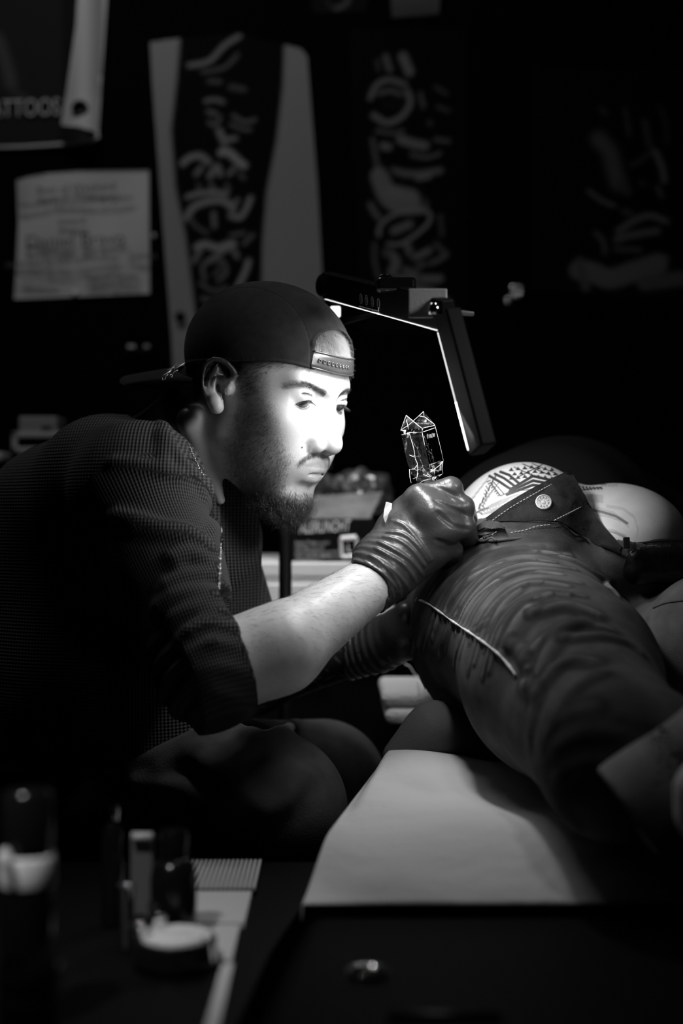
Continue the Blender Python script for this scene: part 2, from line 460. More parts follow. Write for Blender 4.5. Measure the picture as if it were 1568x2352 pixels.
# right hand, gripping the machine (points: picture x, y, distance)
HAND = dict(
    heel=P(880,1305,1.482), palmT=P(955,1190,1.50), palmB=P(975,1262,1.492),
    i=[P(965,1150,1.488),P(1035,1122,1.492),P(1046,1152,1.520),P(1000,1180,1.545)],
    m=[P(985,1180,1.472),P(1062,1166,1.490),P(1070,1190,1.515),P(1020,1215,1.54)],
    r=[P(1000,1222,1.474),P(1066,1210,1.488),P(1074,1232,1.512),P(1025,1250,1.535)],
    l=[P(985,1262,1.480),P(1040,1262,1.496),P(1042,1280,1.515),P(1005,1285,1.53)],
    t=[P(905,1215,1.50),P(950,1160,1.530),P(1015,1140,1.545)])
def f_hand(Q, g=0.0):
    H = HAND
    d = rc(Q, H['heel'], H['palmT'], .0285+g, .0275+g)
    d = su(d, rc(Q, H['heel'], H['palmB'], .0285+g, .0245+g), .02)
    d = su(d, rc(Q, P(900,1290,1.485), P(1000,1205,1.50), .024+g, .021+g), .02)
    for k, r in (('l', .0090), ('r', .0108), ('m', .0115), ('i', .0112)):
        p = H[k]
        d = su(d, rc(Q, p[0], p[1], r+.0035+g, r+g), .0075 if k != 'i' else .009)
        e = chain(Q, p[1:], [r+g, r-.0005+g, r-.002+g]); d = su(d, e, .0025)
    d = su(d, chain(Q, H['t'], [.017+g,.0125+g,.0105+g]), .012)
    # knuckle bones
    d = su(d, rc(Q, P(960,1140,1.478), P(992,1166,1.472), .0080+g, .0080+g), .016)
    d = su(d, rc(Q, P(1012,1200,1.472), P(1030,1216,1.470), .0072+g, .0070+g), .015)
    return d
def f_arm(Q, g=0.0):
    d = rc(Q, J['elR'], FMID, .0485+g, .0405+g)
    d = su(d, rc(Q, FMID, J['wrR'], .0405+g, .0270+g), .02)
    return d
def f_neck(Q):
    d = rc(Q, P(505,930,1.590), J['collar'], .057, .066)
    d = su(d, rc(Q, P(430,1000,1.60), P(320,1075,1.60), .040, .055), .03)   # trapezius
    d = su(d, rc(Q, P(436,965,1.528), P(506,1148,1.538), .0150, .0050), .014)   # neck muscle to the breast bone
    return d
def f_torso(Q, g=0.0):
    d = rc(Q, J['chest'], J['belly'], .122+g, .120+g)
    d = su(d, rc(Q, J['hump'], P(470,1240,1.66), .080+g, .060+g), .06)
    d = su(d, rc(Q, P(450,1060,1.61), P(480,1230,1.61), .045+g, .05+g), .04)
    d = su(d, rc(Q, P(125,1185,1.66), P(60,1500,1.66), .082+g, .105+g), .04)
    d = su(d, rc(Q, J['belly'], J['hip'], .120+g, .125+g), .04)
    d = su(d, rc(Q, J['collar'], J['shR'], .050+g, .058+g), .04)
    d = su(d, rc(Q, J['collar'], J['shL'], .050+g, .052+g), .04)
    return d
def f_upperR(Q, g=0.0):
    return su(rc(Q, J['shR'], P(372,1300,1.43), .064+g, .051+g), rc(Q, P(372,1300,1.43), J['elR'], .051+g, .048+g), .03)
def f_armL(Q, g=0.0):
    d = rc(Q, J['shL'], J['elL'], .052+g, .040+g)
    d = su(d, rc(Q, J['elL'], J['wrL'], .038+g, .026+g), .02)
    return d
def f_handL(Q, g=0.0):
    d = rc(Q, J['wrL'], P(925,1455,1.60), .026+g, .030+g)
    for dx, dy in ((0,-30),(8,-10),(10,12),(4,34)):
        d = su(d, chain(Q, [P(925,1455+dy*.5,1.60), P(962+dx,1440+dy,1.60), P(985+dx,1448+dy,1.615)], [.011+g,.0105+g,.009+g]), .008)
    d = su(d, chain(Q, [P(905,1440,1.59), P(930,1405,1.58), P(955,1390,1.59)], [.012+g,.011+g,.009+g]), .008)
    return d
def f_body(Q):
    d = f_head(loc(Q))
    d = su(d, f_neck(Q), .018)
    d = su(d, f_torso(Q, -.012), .02)
    d = su(d, f_upperR(Q, -.010), .02)
    d = np.minimum(d, su(f_arm(Q), f_hand(Q, -.0012), .012))
    d = np.minimum(d, su(f_armL(Q, -.001), f_handL(Q, -.0015), .01))
    return d
# two meshes resolutions of the one body, joined in one object
m_skin = mat('skin', .5, .42, attr='col', spec=.45, bumps=(('noise', 700, .00008), ('voronoi', 500, .00005)), mottle=.06, mscale=60)
m_skin.node_tree.nodes['Principled BSDF'].inputs['Subsurface Weight'].default_value = .08
m_skin.node_tree.nodes['Principled BSDF'].inputs['Subsurface Radius'].default_value = (.004,.004,.004)
def body_color(V):
    q = loc(V).copy(); q[:,1] = -np.abs(q[:,1]); X, Yp = topx(wld(q))
    inface = (q[:,2] > -.14) & (np.abs(q[:,0]) < .14)
    c = np.full(len(V), .56)
    # beard and stubble
    BEARD = [(548,835),(600,838),(612,900),(632,960),(650,1020),(668,1060),(655,1100),(655,1128),(690,1140),(718,1128),(722,1230),(560,1200),(520,1050),(540,930)]
    s = sdpoly(X, Yp, BEARD)
    n = np.random.default_rng(3).normal(size=len(V))*5
    k = sstep(22, -28, s+n)
    st = [(690,1062),(712,1046),(738,1046),(752,1052)]
    k2 = sstep(9, 1, segd(X, Yp, st))*.75
    brow = sstep(8, 2, segd(X, Yp, [(652,890),(680,886),(706,888),(735,900),(762,920)])-sstep(650,730,X)*3)
    lip = sstep(7, -6, sdpoly(X, Yp, [(682,1068),(715,1062),(748,1056),(752,1066),(742,1082),(738,1100),(722,1094),(700,1078)]))
    k = np.where(inface, np.maximum(np.maximum(k*(.62+.3*sstep(1080, 1150, Yp)), k2), brow*.45), 0)
    c = c*(1-k)+.03*k
    c = np.where(inface, c*(1-lip*np.where(Yp < 1068+.13*(X-680), .38, .18)), c)
    pe = q-EYE*np.array([1,-1,1]); re = np.linalg.norm(pe, axis=1); c = np.where(inface & (re < ER+.0011), .10, c)
    al = evalc(lambda z: f_armL(z), V.astype(F32)); pat = np.sin(V[:,0]*310+3*np.sin(V[:,2]*190))*np.sin(V[:,2]*260+2*np.sin(V[:,0]*150)); c = np.where((al < .002) & (V[:,1] > 1.55) & (V[:,2] < .95), np.where(pat > .72, .12, .02), c)
    for mx, my, r in ((693,1028,2.3),(521,900,1.2),(611,857,2),(777,904,1.5)):
        c = np.where(inface & (np.hypot(X-mx, Yp-my) < r), .06, c)
    # scalp under the cap and the neck hair
    hair = sstep(-14, 10, -sdpoly(X, Yp, [(300,600),(860,600),(860,835),(810,830),(720,800),(640,835),(560,838),(545,870),(470,880),(450,960),(420,985),(380,960)]))
    c = np.where(inface, c*(1-hair)+.03*hair, c)
    return c
def build_artist():
    root = empty('person', P(150,1850,1.6)*np.array([1,1,0])+np.array([0,0,0]), 'tattoo artist in backwards black cap and dark waffle shirt, bending over his gloved hand', 'person')
    hl = wld(np.array([0,0,0]))
    V1, F1 = sdfmesh(f_body, hl-np.array([.155,.17,.15]), hl+np.array([.16,.15,.16]), .00105)
    V2, F2 = sdfmesh(f_body, (-.75,1.24,.50), (.16,2.0,1.10), .0035)
    # coarse part: drop what the fine part already covers, keep a thin overlap inside the shirt
    V2[:, :]
    lo = hl-np.array([.155,.17,.15])+.006; hi = hl+np.array([.16,.15,.16])-.006
    ins = np.all((V2 > lo) & (V2 < hi), axis=1); F2 = F2[~ins[F2].all(1)]
    V = np.concatenate([V1, V2]); Fc = np.concatenate([F1, F2+len(V1)])
    body = mkmesh('body', V, Fc, m_skin, root, True, {'col': body_color(V)})
    return root, V1
ARTIST, HV = build_artist()
# eyeballs
def ball(name, c, r, m, parent, look):
    mb = MB(); look = Vector(look).normalized(); M = look.to_track_quat('Z','Y').to_matrix().to_4x4()
    prof = [(r*math.sin(t), -r*math.cos(t)) for t in np.linspace(.02, math.pi-.02, 24)]
    mb.lathe(prof, (0,0,0), 32, M); V = np.array([list(v) for v in mb.V])
    g = V @ np.array(look)/r
    col = np.where(g > .80, .03, .16); col = np.where(g > .965, .004, col)
    return mkmesh(name, V+np.array(c), mb.F, m, parent, True, {'col': col})
m_eye = mat('eye_surface', .5, .08, attr='col', coat=1.0)
for s in (-1, 1):
    lookv = HR @ np.array([.84,s*.04,-.52])
    ball('eyeball', wld(EYE*np.array([1,s,1])), ER, m_eye, ARTIST, lookv)
# ================= cap, beard, hair, clothes of the artist =================
m_cap = mat('cap_cloth', .022, .85, spec=.15, bumps=(('noise', 1500, .0003),), sheen=.05, mottle=.25, mscale=90)
m_black = mat('black_plastic', .003, .5, spec=.09)
m_hair = mat('dark_hair', .022, .30, spec=.8)
m_white = mat('white_paint', .75, .5)
def RIM(x): return .0330+.34*x-5.0*np.maximum(np.asarray(x)-.040, 0)**2
CAPC = (-.013,0,.042); CAPR = (.0925,.0835,.0800)
def f_capout(q):
    d = ell(q, CAPC, CAPR)
    d = su(d, ell(q, (.008,0,.045), (.0720,.0735,.069)), .03)
    return d
def f_cap(Q):
    q = loc(Q)
    o = f_capout(q)
    d = np.maximum(o, -(o+.0032))
    rim = RIM(q[:,0])
    d = np.maximum(d, rim-q[:,2])
    # arched opening above the strap at the forehead
    arch = np.hypot(q[:,1]/.0400, (q[:,2]-.0750)/.0220)-1
    arch = np.minimum(arch, np.maximum(np.abs(q[:,1])/.0400-1, (q[:,2]-.0750)/.022))
    arch = np.where(q[:,0] > 0, arch*.026, .05)
    d = ss(d, arch, .001)
    # rolled hem and seams
    hem = np.abs(q[:,2]-rim-.0015)-.0015
    d = np.minimum(d, np.maximum(np.maximum(np.abs(o+.001)-.0022, hem), -arch))
    seam = np.abs(np.hypot(q[:,1]/.0400, (q[:,2]-.0750)/.0220)-1.05)*.030-.0016
    d = np.minimum(d, np.maximum(np.maximum(np.abs(o)-.0011, seam), np.where((q[:,0] > 0) & (q[:,2] > .075), -1., 1.)))
    d = ss(d, np.maximum(np.abs(np.abs(q[:,1])-.0450)-.0005, np.abs(o)-.0008), .0008)   # panel seams
    d = ss(d, np.maximum(np.abs(q[:,1])-.0004, np.abs(o)-.0008), .0008)
    d = np.minimum(d, ell(q, (-.008,0,.1215), (.0075,.0075,.0036)))
    return d
hc = wld((0,0,.08))
V, Fc = sdfmesh(f_cap, hc-.15, hc+.15, .0014)
CAP = mkmesh('baseball_cap', V, Fc, m_cap, ARTIST)
# bill, worn at the nape
V = []; Fq = []; nu, nv = 24, 14
for lay in (0, 1):
    for i in range(nu+1):
        for j in range(nv+1):
            u = i/nu*2-1; v = j/nv
            yy = u*.082*(1-.15*v*v); x0 = -.010-.0960*math.sqrt(max(0,1-(u*.080/.085)**2))
            x1 = -.010-.0960-.066*(1-abs(u)**2.6)**.5 if abs(u) < 1 else x0
            x = x0+.004+(min(x1,x0-.001)-x0-.004)*v; z = .0330+.34*x+.004-.020*u*u*1.1-.010*v-lay*.0026
            V.append(wld((x,yy,z)))
o2 = (nu+1)*(nv+1)
for i in range(nu):
    for j in range(nv):
        a = i*(nv+1)+j; Fq.append((a,a+1,a+nv+2,a+nv+1)); Fq.append((a+o2,a+nv+1+o2,a+nv+2+o2,a+1+o2))
for i in range(nu): a = i*(nv+1)+nv; Fq.append((a,a+o2,a+nv+1+o2,a+nv+1)); a = i*(nv+1); Fq.append((a,a+nv+1,a+nv+1+o2,a+o2))
for j in range(nv): Fq.append((j,j+o2,j+1+o2,j+1)); a = nu*(nv+1)+j; Fq.append((a,a+1,a+1+o2,a+o2))
mkmesh('bill', V, Fq, m_cap, CAP)
# adjustable strap with its row of holes
mb = MB(); ns = 60
def cap_r(phi, z):  # point of the cap shell at side angle phi in the rim plane
    lo_, hi_ = .04, .16
    for _ in range(30):
        r = (lo_+hi_)/2; q = np.array([[r*math.cos(phi), r*math.sin(phi), z]], F32)
        if f_capout(q)[0] > 0: hi_ = r
        else: lo_ = r
    return r
def strap_pt(phi, t, off):
    z = .065+t
    r = cap_r(phi, z); x = r*math.cos(phi)
    z = float(RIM(x))+t; r = cap_r(phi, z)+off
    return wld((r*math.cos(phi), r*math.sin(phi), z))
V = []; Fq = []; nt_ = 4
phs = np.linspace(-.54, .54, ns+1)
for off in (.0006, -.0014):
    for p in phs:
        for t in np.linspace(.0015, .0195, nt_+1): V.append(strap_pt(p, t, off))
o2 = (ns+1)*(nt_+1)
for i in range(ns):
    for j in range(nt_):
        a = i*(nt_+1)+j; Fq.append((a,a+nt_+1,a+nt_+2,a+1)); Fq.append((a+o2,a+1+o2,a+nt_+2+o2,a+nt_+1+o2))
    a = i*(nt_+1); Fq.append((a,a+o2,a+nt_+1+o2,a+nt_+1)); a += nt_; Fq.append((a,a+nt_+1,a+nt_+1+o2,a+o2))
m_strap = mat('strap_plastic', .05, .3, spec=.8)
STRAP = mkmesh('strap', V, Fq, m_strap, CAP)
mb = MB()
for t in (.0022, .0190): mb.tube([strap_pt(p, t, .0010) for p in phs], .0008, 6)
mb.build('strap_rim', m_strap, STRAP, True)
for k in range(9):
    ph = -.44+k*.072; c0 = strap_pt(ph, .0105, .0008); n = c0-wld((0,0,.06)); n /= np.linalg.norm(n)
    mb = MB(); M = Vector(n).to_track_quat('Z','Y').to_matrix().to_4x4()
    mb.lathe([(.0009,0),(.0010,.0009),(.0021,.0011),(.0024,.0004),(.0024,-.0004)], c0, 14, M); mb.build('snap_hole', m_strap, STRAP, True)
# emblem stitched on the bill: a slanted outlined star over letters
mb = MB()
def bw(zx, zy): return P(340+zx/13.07, 800+zy/13.07, 1.455)
for seg_ in ([(450,690),(700,600),(860,450),(845,560),(1110,435)], [(500,690),(720,610),(795,540)], [(425,840),(480,790),(710,645)], [(480,815),(680,690)],
             [(780,650),(800,590),(860,590),(1070,455)], [(895,650),(830,680),(790,700),(735,770)], [(430,880),(432,960),(460,945)], [(600,790),(540,820),(515,930),(480,920)],
             [(655,820),(655,800),(700,780)], [(735,790),(730,830),(690,860),(650,865)], [(725,870),(735,875)]):
    mb.tube([bw(*p) for p in seg_], .00035, 5)
m_thread = mat('silver_thread', .8, .35, metal=.6)
# lies on the underside edge of the bill
EMB = mb.build('emblem', m_thread, CAP, True, label='silver slanted star emblem')
# ---- beard, brows, lashes, short hair
def regsel(V, fmask, n):
    w = fmask(V); w = np.clip(w, 0, None); w = w/w.sum()
    i = rng.choice(len(V), size=n, p=w); return V[i]
QL = loc(HV); QM = QL.copy(); QM[:,1] = -np.abs(QM[:,1]); MX, MY = topx(wld(QM))
FACE = (QL[:,2] > -.14) & (np.abs(QL[:,0]) < .14)
def take(w, n):
    w = np.where(FACE, w, 0); i = rng.choice(len(HV), size=n, p=w/w.sum()); R = HV[i]
    g, _ = grad(f_body, R.astype(F32), .0012); return R, g, MX[i], MY[i]
def tang(g, v):
    v = np.broadcast_to(np.asarray(v, float), g.shape); t = v-(v*g).sum(1)[:,None]*g; return t
fw = HR @ np.array([1,0,0]); dn = HR @ np.array([0,0,-1.])
BEARD = [(548,835),(600,838),(612,900),(632,960),(650,1020),(668,1060),(655,1100),(655,1128),(690,1140),(718,1128),(722,1230),(560,1200),(520,1050),(540,930)]
sd = sdpoly(MX, MY, BEARD)
wgt = sstep(14, -22, sd)*(.25+.75*sstep(900, 1050, MY))
R, g, x_, y_ = take(wgt, 6500)
D = tang(g, dn*.9+fw*-.25)+rng.normal(size=R.shape)*.25
L = .0045+.006*sstep(980, 1130, y_)
strands('beard', R, D, g, L, .00010, m_hair, ARTIST, 5, .05, .55, .5, .12, lift=.25)
# full chin beard: longer curly hair around the chin
chin = np.exp(-(((QL[:,0]-.078)/.030)**2+(QL[:,1]/.036)**2+((QL[:,2]+.112)/.020)**2))*(MY > 1128)
R, g, x_, y_ = take(chin*(.02+(sdpoly(MX, MY, BEARD) < 6)), 6500)
D = tang(g, np.array([.12,0,-1.]))+np.array([.05,0,-.55])+rng.normal(size=R.shape)*.3
L = .018+.014*rng.random(len(R))
strands('chin_beard', R, D, g, L, .00015, mat('chin_hair', .06, .25, spec=1.0), ARTIST, 8, .10, .75, .55, .20, lift=.25)
# moustache
w = sstep(9, 1, segd(MX, MY, [(686,1066),(712,1048),(738,1046),(752,1054)]))*(MY > 1036)*(QL[:,0] > .07)
R, g, _, _ = take(w, 420)
strands('moustache', R, tang(g, dn+.3*rng.normal(size=R.shape)), g, .0045, .00007, m_hair, ARTIST, 4, .05, .4, .4, .12, lift=.35)
# eyebrows
bl = segd(MX, MY, [(654,888),(676,882),(704,884),(735,898),(768,920)])
w = sstep(9, 2, bl)*(QL[:,0] > .05)*(np.abs(QL[:,1]) > .013)*(.4+.6*sstep(660, 720, MX))
R, g, _, _ = take(w, 1100)
side = np.sign((loc(R))[:,1])[:,None]
lat = (HR @ np.array([0,1,0]))
D = tang(g, side*lat*1.0+np.array([0,0,.35])+.2*rng.normal(size=R.shape))
strands('eyebrow', R, D, g, .0062, .00008, m_hair, ARTIST, 4, .03, .2, .3, .06, lift=.18)
# lashes
for s in (-1, 1):
    n = 60; az = np.linspace(-.80, .80, n)
    for up in (1, 0):
        el = -.40-.14*az+(1 if up else -1)*.34*(1-(az/1.0)**2); r = ER+.0016
        a = az+.10
        p = np.stack([np.cos(el)*np.cos(a), np.cos(el)*np.sin(a), np.sin(el)], 1)*r+EYE
        d0 = np.stack([np.cos(a), np.sin(a), np.full(n, -.45 if up else -.8)], 1)
        p[:,1] *= s; d0[:,1] *= s
        strands('eyelashes', wld(p), d0 @ HR.T, np.zeros((n,3)), .0075 if up else .003, .00009, m_hair, ARTIST, 4, -.05, 0, .3, .05, lift=0)
# cropped hair in the arch of the cap and at the temple
q = QL; w = np.where((np.abs(q[:,1]) < .040) & (q[:,0] > .03) & (q[:,2] > .060) & (q[:,2] < .115), 1., 0)
R, g, _, _ = take(w, 3800)
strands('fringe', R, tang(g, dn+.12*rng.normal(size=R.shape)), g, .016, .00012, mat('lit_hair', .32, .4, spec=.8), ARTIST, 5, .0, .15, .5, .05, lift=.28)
w = sstep(10, -10, sdpoly(MX, MY, [(545,820),(730,830),(700,845),(640,845),(600,850),(590,900),(560,930),(548,880)]))*(QL[:,2] > .0)*(QL[:,0] > .0)
R, g, _, _ = take(w, 1200)
strands('temple_hair', R, tang(g, dn*.6-fw*.6+.2*rng.normal(size=R.shape)), g, .006, .00008, m_hair, ARTIST, 3, .0, .1, .4, .08, lift=.2)
# forearm hair
def arm_hair(nm, cl, n, yoff):
    V = cl; g, _ = grad(f_body, V, .0015)
    a = FMID-J['elR']; a = a/np.linalg.norm(a)
    strands(nm, V, tang(g, a*.8+np.array([0,.0,-.5])+.25*rng.normal(size=V.shape)), g, .011, .00006, m_hair, ARTIST, 4, .02, .2, .5, .08, lift=.22)
t = rng.random(2600); an = rng.random(2600)*2*math.pi
ax = J['elR']+(J['wrR']-J['elR'])*t[:,None]*np.array([1,1,1]); 
u = np.cross(J['wrR']-J['elR'], [0,0,1]); u /= np.linalg.norm(u); v = np.cross(u, J['wrR']-J['elR']); v /= np.linalg.norm(v)
Q0 = (ax+(u*np.cos(an)[:,None]+v*np.sin(an)[:,None])*.05).astype(F32)
for _ in range(4):
    g, d0 = grad(f_arm, Q0, .001); Q0 = (Q0-d0[:,None]*g).astype(F32)
arm_hair('forearm_hair', Q0, 0, 0)
# ---- gloves
def gl_uv(Q):
    a = J['wrR']-FMID; a = a/np.linalg.norm(a)
    return (Q-J['wrR'].astype(F32)) @ a.astype(F32)
WR = [  # wrist wrinkles: picture polylines (on the glove), radius
 ([(838,1290),(868,1312),(905,1345),(925,1382)],2.6),([(848,1275),(880,1292),(915,1322),(945,1362)],2.4),([(860,1258),(892,1275),(930,1300),(960,1345)],2.6),
 ([(868,1244),(905,1262),(940,1285),(972,1322)],2.2),([(880,1232),(915,1240),(945,1262),(975,1300)],2.4),([(888,1222),(925,1226),(955,1250),(985,1290)],2.0),
 ([(900,1196),(925,1205),(952,1232),(990,1285)],2.2),([(826,1292),(848,1322),(868,1362),(888,1400)],2.8),([(836,1300),(862,1335),(885,1370),(905,1392)],2.2),
 ([(872,1290),(900,1318),(918,1350)],2.0)]
GROOVE = [[(968,1112),(1005,1120),(1035,1134),(1062,1150)],[(1000,1150),(1035,1166),(1068,1182)],[(1004,1178),(1040,1206),(1074,1216)],[(1000,1240),(1030,1250),(1060,1262)],[(1000,1120),(1012,1128)],[(1028,1140),(1042,1150)]]
WR3 = None
def f_glove0(Q):
    d = f_hand(Q, .0012)
    s = gl_uv(Q)
    cuff = rc(Q, J['wrR']+(FMID-J['wrR'])*.12, HAND['heel'], .0300, .0300)
    w = np.sin(s*2*math.pi/.0085+3*np.sin(Q[:,0]*60)+2*np.sin(Q[:,2]*90))*.0011
    d = su(d, cuff+w*sstep(.05, .01, s), .015)
    return d
for pl, r in WR: pass
WR3 = [(cast(f_glove0, dens(pl, 12)[:,0], dens(pl, 12)[:,1], 1.25, 1.7).astype(F32), r*.00055) for pl, r in WR]
GR3 = [cast(f_glove0, dens(g_, 8)[:,0], dens(g_, 8)[:,1], 1.25, 1.7).astype(F32) for g_ in GROOVE]; GR3 = [g_[g_[:,1] < 1.6] for g_ in GR3]; GR3 = [g_ for g_ in GR3 if len(g_) > 1]
WR3 = [(p[p[:,1] < 1.66], r) for p, r in WR3]; WR3 = [w_ for w_ in WR3 if len(w_[0]) > 1]
def f_glove(Q):
    d = f_glove0(Q)
    for p, r in WR3:
        d = near(Q, p, .012, lambda q: chain(q, p, [r*.4]+[r*.95]*(len(p)-2)+[r*.5]), d, lambda a, b: su(a, b, .0030))
    for g_ in GR3: d = near(Q, g_, .01, lambda q: chain(q, g_, [.0004]+[.0015]*(len(g_)-2)+[.0004]), d, lambda a, b: ss(a, b, .0040))
    # open end of the cuff
    s = gl_uv(Q); d = np.maximum(d, -(s+.0185+.004*np.sin(Q[:,2]*120)))
    inner = np.maximum(f_arm(Q, .0006), s-.006)
    return np.maximum(d, -inner)
m_glove = mat('nitrile_glove', .045, .34, spec=.6, bumps=(('noise', 260, .0004),))
V, Fc = sdfmesh(f_glove, P(810,1420,1.40), P(1110,1080,1.58)+np.array([0,.02,0]), .0012)
mkmesh('glove', V, Fc, m_glove, ARTIST)
def f_gloveL(Q):
    d = f_handL(Q, .001)
    a = J['wrL']-J['elL']; a = a/np.linalg.norm(a); s = (Q-J['wrL'].astype(F32)) @ a.astype(F32)
    c = rc(Q, J['wrL']-a*.05, J['wrL'], .031, .030)+np.sin(s*2*math.pi/.009+3*np.sin(Q[:,0]*70))*.0012
    return np.maximum(su(d, c, .012), -(s+.045))
V, Fc = sdfmesh(f_gloveL, P(790,1600,1.50), P(1030,1340,1.70), .002)
mkmesh('glove', V, Fc, m_glove, ARTIST)
# tissue tucked into the cuff of the glove
# ---- shirt: waffle knit
FOLDS = [ # picture polylines on the sleeve and shoulder, radius mm, depth start
 ([(300,1215),(350,1222),(400,1228),(440,1240),(480,1262)],5),([(255,1182),(320,1196),(370,1212),(430,1222),(478,1262),(495,1290)],7),
 ([(390,1290),(430,1272),(470,1290),(500,1318)],7),([(370,1352),(420,1328),(470,1322),(505,1332)],6),([(360,1398),(410,1370),(470,1362),(520,1372)],7),
 ([(390,1425),(440,1398),(500,1385),(545,1402)],6),([(430,1462),(470,1430),(520,1418),(556,1432)],8),([(475,1480),(510,1456),(548,1446)],6),
 ([(375,985),(376,1020),(374,1075)],5),([(376,1000),(400,1040),(430,1078),(470,1110),(485,1140)],6),([(250,1062),(310,1066),(370,1078),(420,1092)],4),
 ([(470,1120),(490,1160),(496,1230)],4),([(462,1130),(484,1180),(488,1240)],3),([(300,955),(350,960),(385,990)],4)]
def f_shirt0(Q):
    d = f_torso(Q, 0.0)
    d = su(d, f_upperR(Q, .004), .025)
    d = su(d, rc(Q, P(230,1085,1.57), P(320,1095,1.48), .052, .050), .04)
    # left sleeve and hanging front
    d = su(d, rc(Q, J['shL'], P(545,1395,1.70), .054, .042), .03)
    d = su(d, rc(Q, P(512,1200,1.68), P(530,1410,1.66), .030, .034), .03)
    d = su(d, rc(Q, P(350,1560,1.50), P(330,1690,1.50), .060, .055), .05)
    return d
FO3 = [(cast(f_shirt0, dens(pl, 14)[:,0], dens(pl, 14)[:,1], 1.15, 2.0).astype(F32), r*.001) for pl, r in FOLDS]
AX = (J['elR']-J['shR'])/np.linalg.norm(J['elR']-J['shR'])
def f_shirt(Q):
    d = f_shirt0(Q)
    for p, r in FO3:
        q = p-np.array([0, r*.1, 0], F32)
        d = near(Q, q, .035, lambda z: chain(z, q, [r*.3]+[r*.95]*(len(q)-2)+[r*.3]), d, lambda a, b: su(a, b, .012))
    # gathers of the pushed up sleeve
    s = (Q-J['shR'].astype(F32)) @ AX.astype(F32)
    da = f_upperR(Q, 0)
    g = np.sin(s*2*math.pi/.021+2.0*np.sin(Q[:,0]*45+Q[:,1]*20))*.0022*sstep(.16, .22, s)*sstep(.03, .015, da)
    d = d+g
    # sleeve ends above the forearm
    a2 = (FMID-J['elR'])/np.linalg.norm(FMID-J['elR']); t = (Q-P(552,1530,1.36).astype(F32)) @ a2.astype(F32)
    nearm = f_arm(Q) < .03
    d = np.where(nearm & (Q[:,1] < 1.46), np.maximum(d, t), d)
    cuff = np.maximum(rc(Q, J['elR']-a2*.01, FMID, .0560, .050), np.maximum(t, -t-.055))
    d = np.where(Q[:,1] < 1.48, su(d, cuff, .01), d)
    d = np.maximum(d, -np.maximum(f_arm(Q, .0006), -t-.04))
    # neck opening, deep V
    d = ss(d, rc(Q, P(400,905,1.60), P(505,1120,1.50), .058, .012), .008)
    d = ss(d, rc(Q, P(440,960,1.54), P(520,1190,1.50), .030, .010), .006)
    d = ss(d, rc(Q, P(520,1150,1.52), P(528,1400,1.50), .010, .012), .006)
    d = ss(d, f_neck(Q)-.0015, .002)
    d = np.maximum(d, -(Q[:,2]-P(0,1745,1.5)[2])+.010*np.sin(Q[:,0]*9+1))
    return d
V, Fc = sdfmesh(f_shirt, (-.80,1.24,.66), (.02,1.98,1.16), .0026)
# knit coordinates: along the arm / around it, or down the body / around it
s = (V-J['shR']) @ AX; dA = f_upperR(V.astype(F32), .004); e1 = np.cross(AX, [0,1,0]); e1 /= np.linalg.norm(e1); e2 = np.cross(AX, e1)
cen = J['shR']+AX*s[:,None]; angA = np.arctan2((V-cen) @ e1, (V-cen) @ e2)
wA = sstep(.012, .004, dA)*sstep(-.02, .02, s)
uA = angA*.080/.0042; vA = s/.0036
tb = (J['belly']-J['chest'])/np.linalg.norm(J['belly']-J['chest']); f1 = np.cross(tb, [0,1,0]); f1 /= np.linalg.norm(f1); f2 = np.cross(tb, f1)
sb = (V-J['chest']) @ tb; cb = J['chest']+tb*sb[:,None]; angB = np.arctan2((V-cb) @ f1, (V-cb) @ f2)
uB = V[:,0]/.0036; vB = V[:,2]/.0036
sel = wA > .5
uv = np.stack([np.where(sel, uA, uB), np.where(sel, vA, vB), sel.astype(float)], 1)
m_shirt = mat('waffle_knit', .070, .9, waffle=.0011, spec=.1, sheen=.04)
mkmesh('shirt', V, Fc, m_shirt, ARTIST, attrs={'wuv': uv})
# fine neck chain
def links(pts, m, parent, name, r=.0012):
    mb = MB(); pts = dens(pts, .0026)
    for i in range(len(pts)-1):
        c0 = (pts[i]+pts[i+1])/2; t_ = pts[i+1]-pts[i]; t_ /= np.linalg.norm(t_)
        w_ = np.cross(t_, [0,1,0] if i % 2 else [1,.3,0]); w_ /= np.linalg.norm(w_)
        mb.tube([c0+t_*.0021*math.cos(a)+w_*.0011*math.sin(a) for a in np.linspace(0, 2*math.pi, 9)[:-1]], .00034, 4, closed=True)
    return mb.build(name, m, parent, True)
m_silver = mat('silver', .8, .22, metal=1.0)
def onbody(pts):
    p = dens(pts, 10); return cast(lambda q: np.minimum(f_shirt(q), f_body(q)), p[:,0], p[:,1], 1.2, 1.9)-np.array([0,.0018,0])
links(onbody([(432,1018),(442,1043),(454,1068),(466,1092)]), m_silver, ARTIST, 'necklace')
links(onbody([(509,1205),(508,1240),(505,1290),(503,1352)]), m_silver, ARTIST, 'necklace')
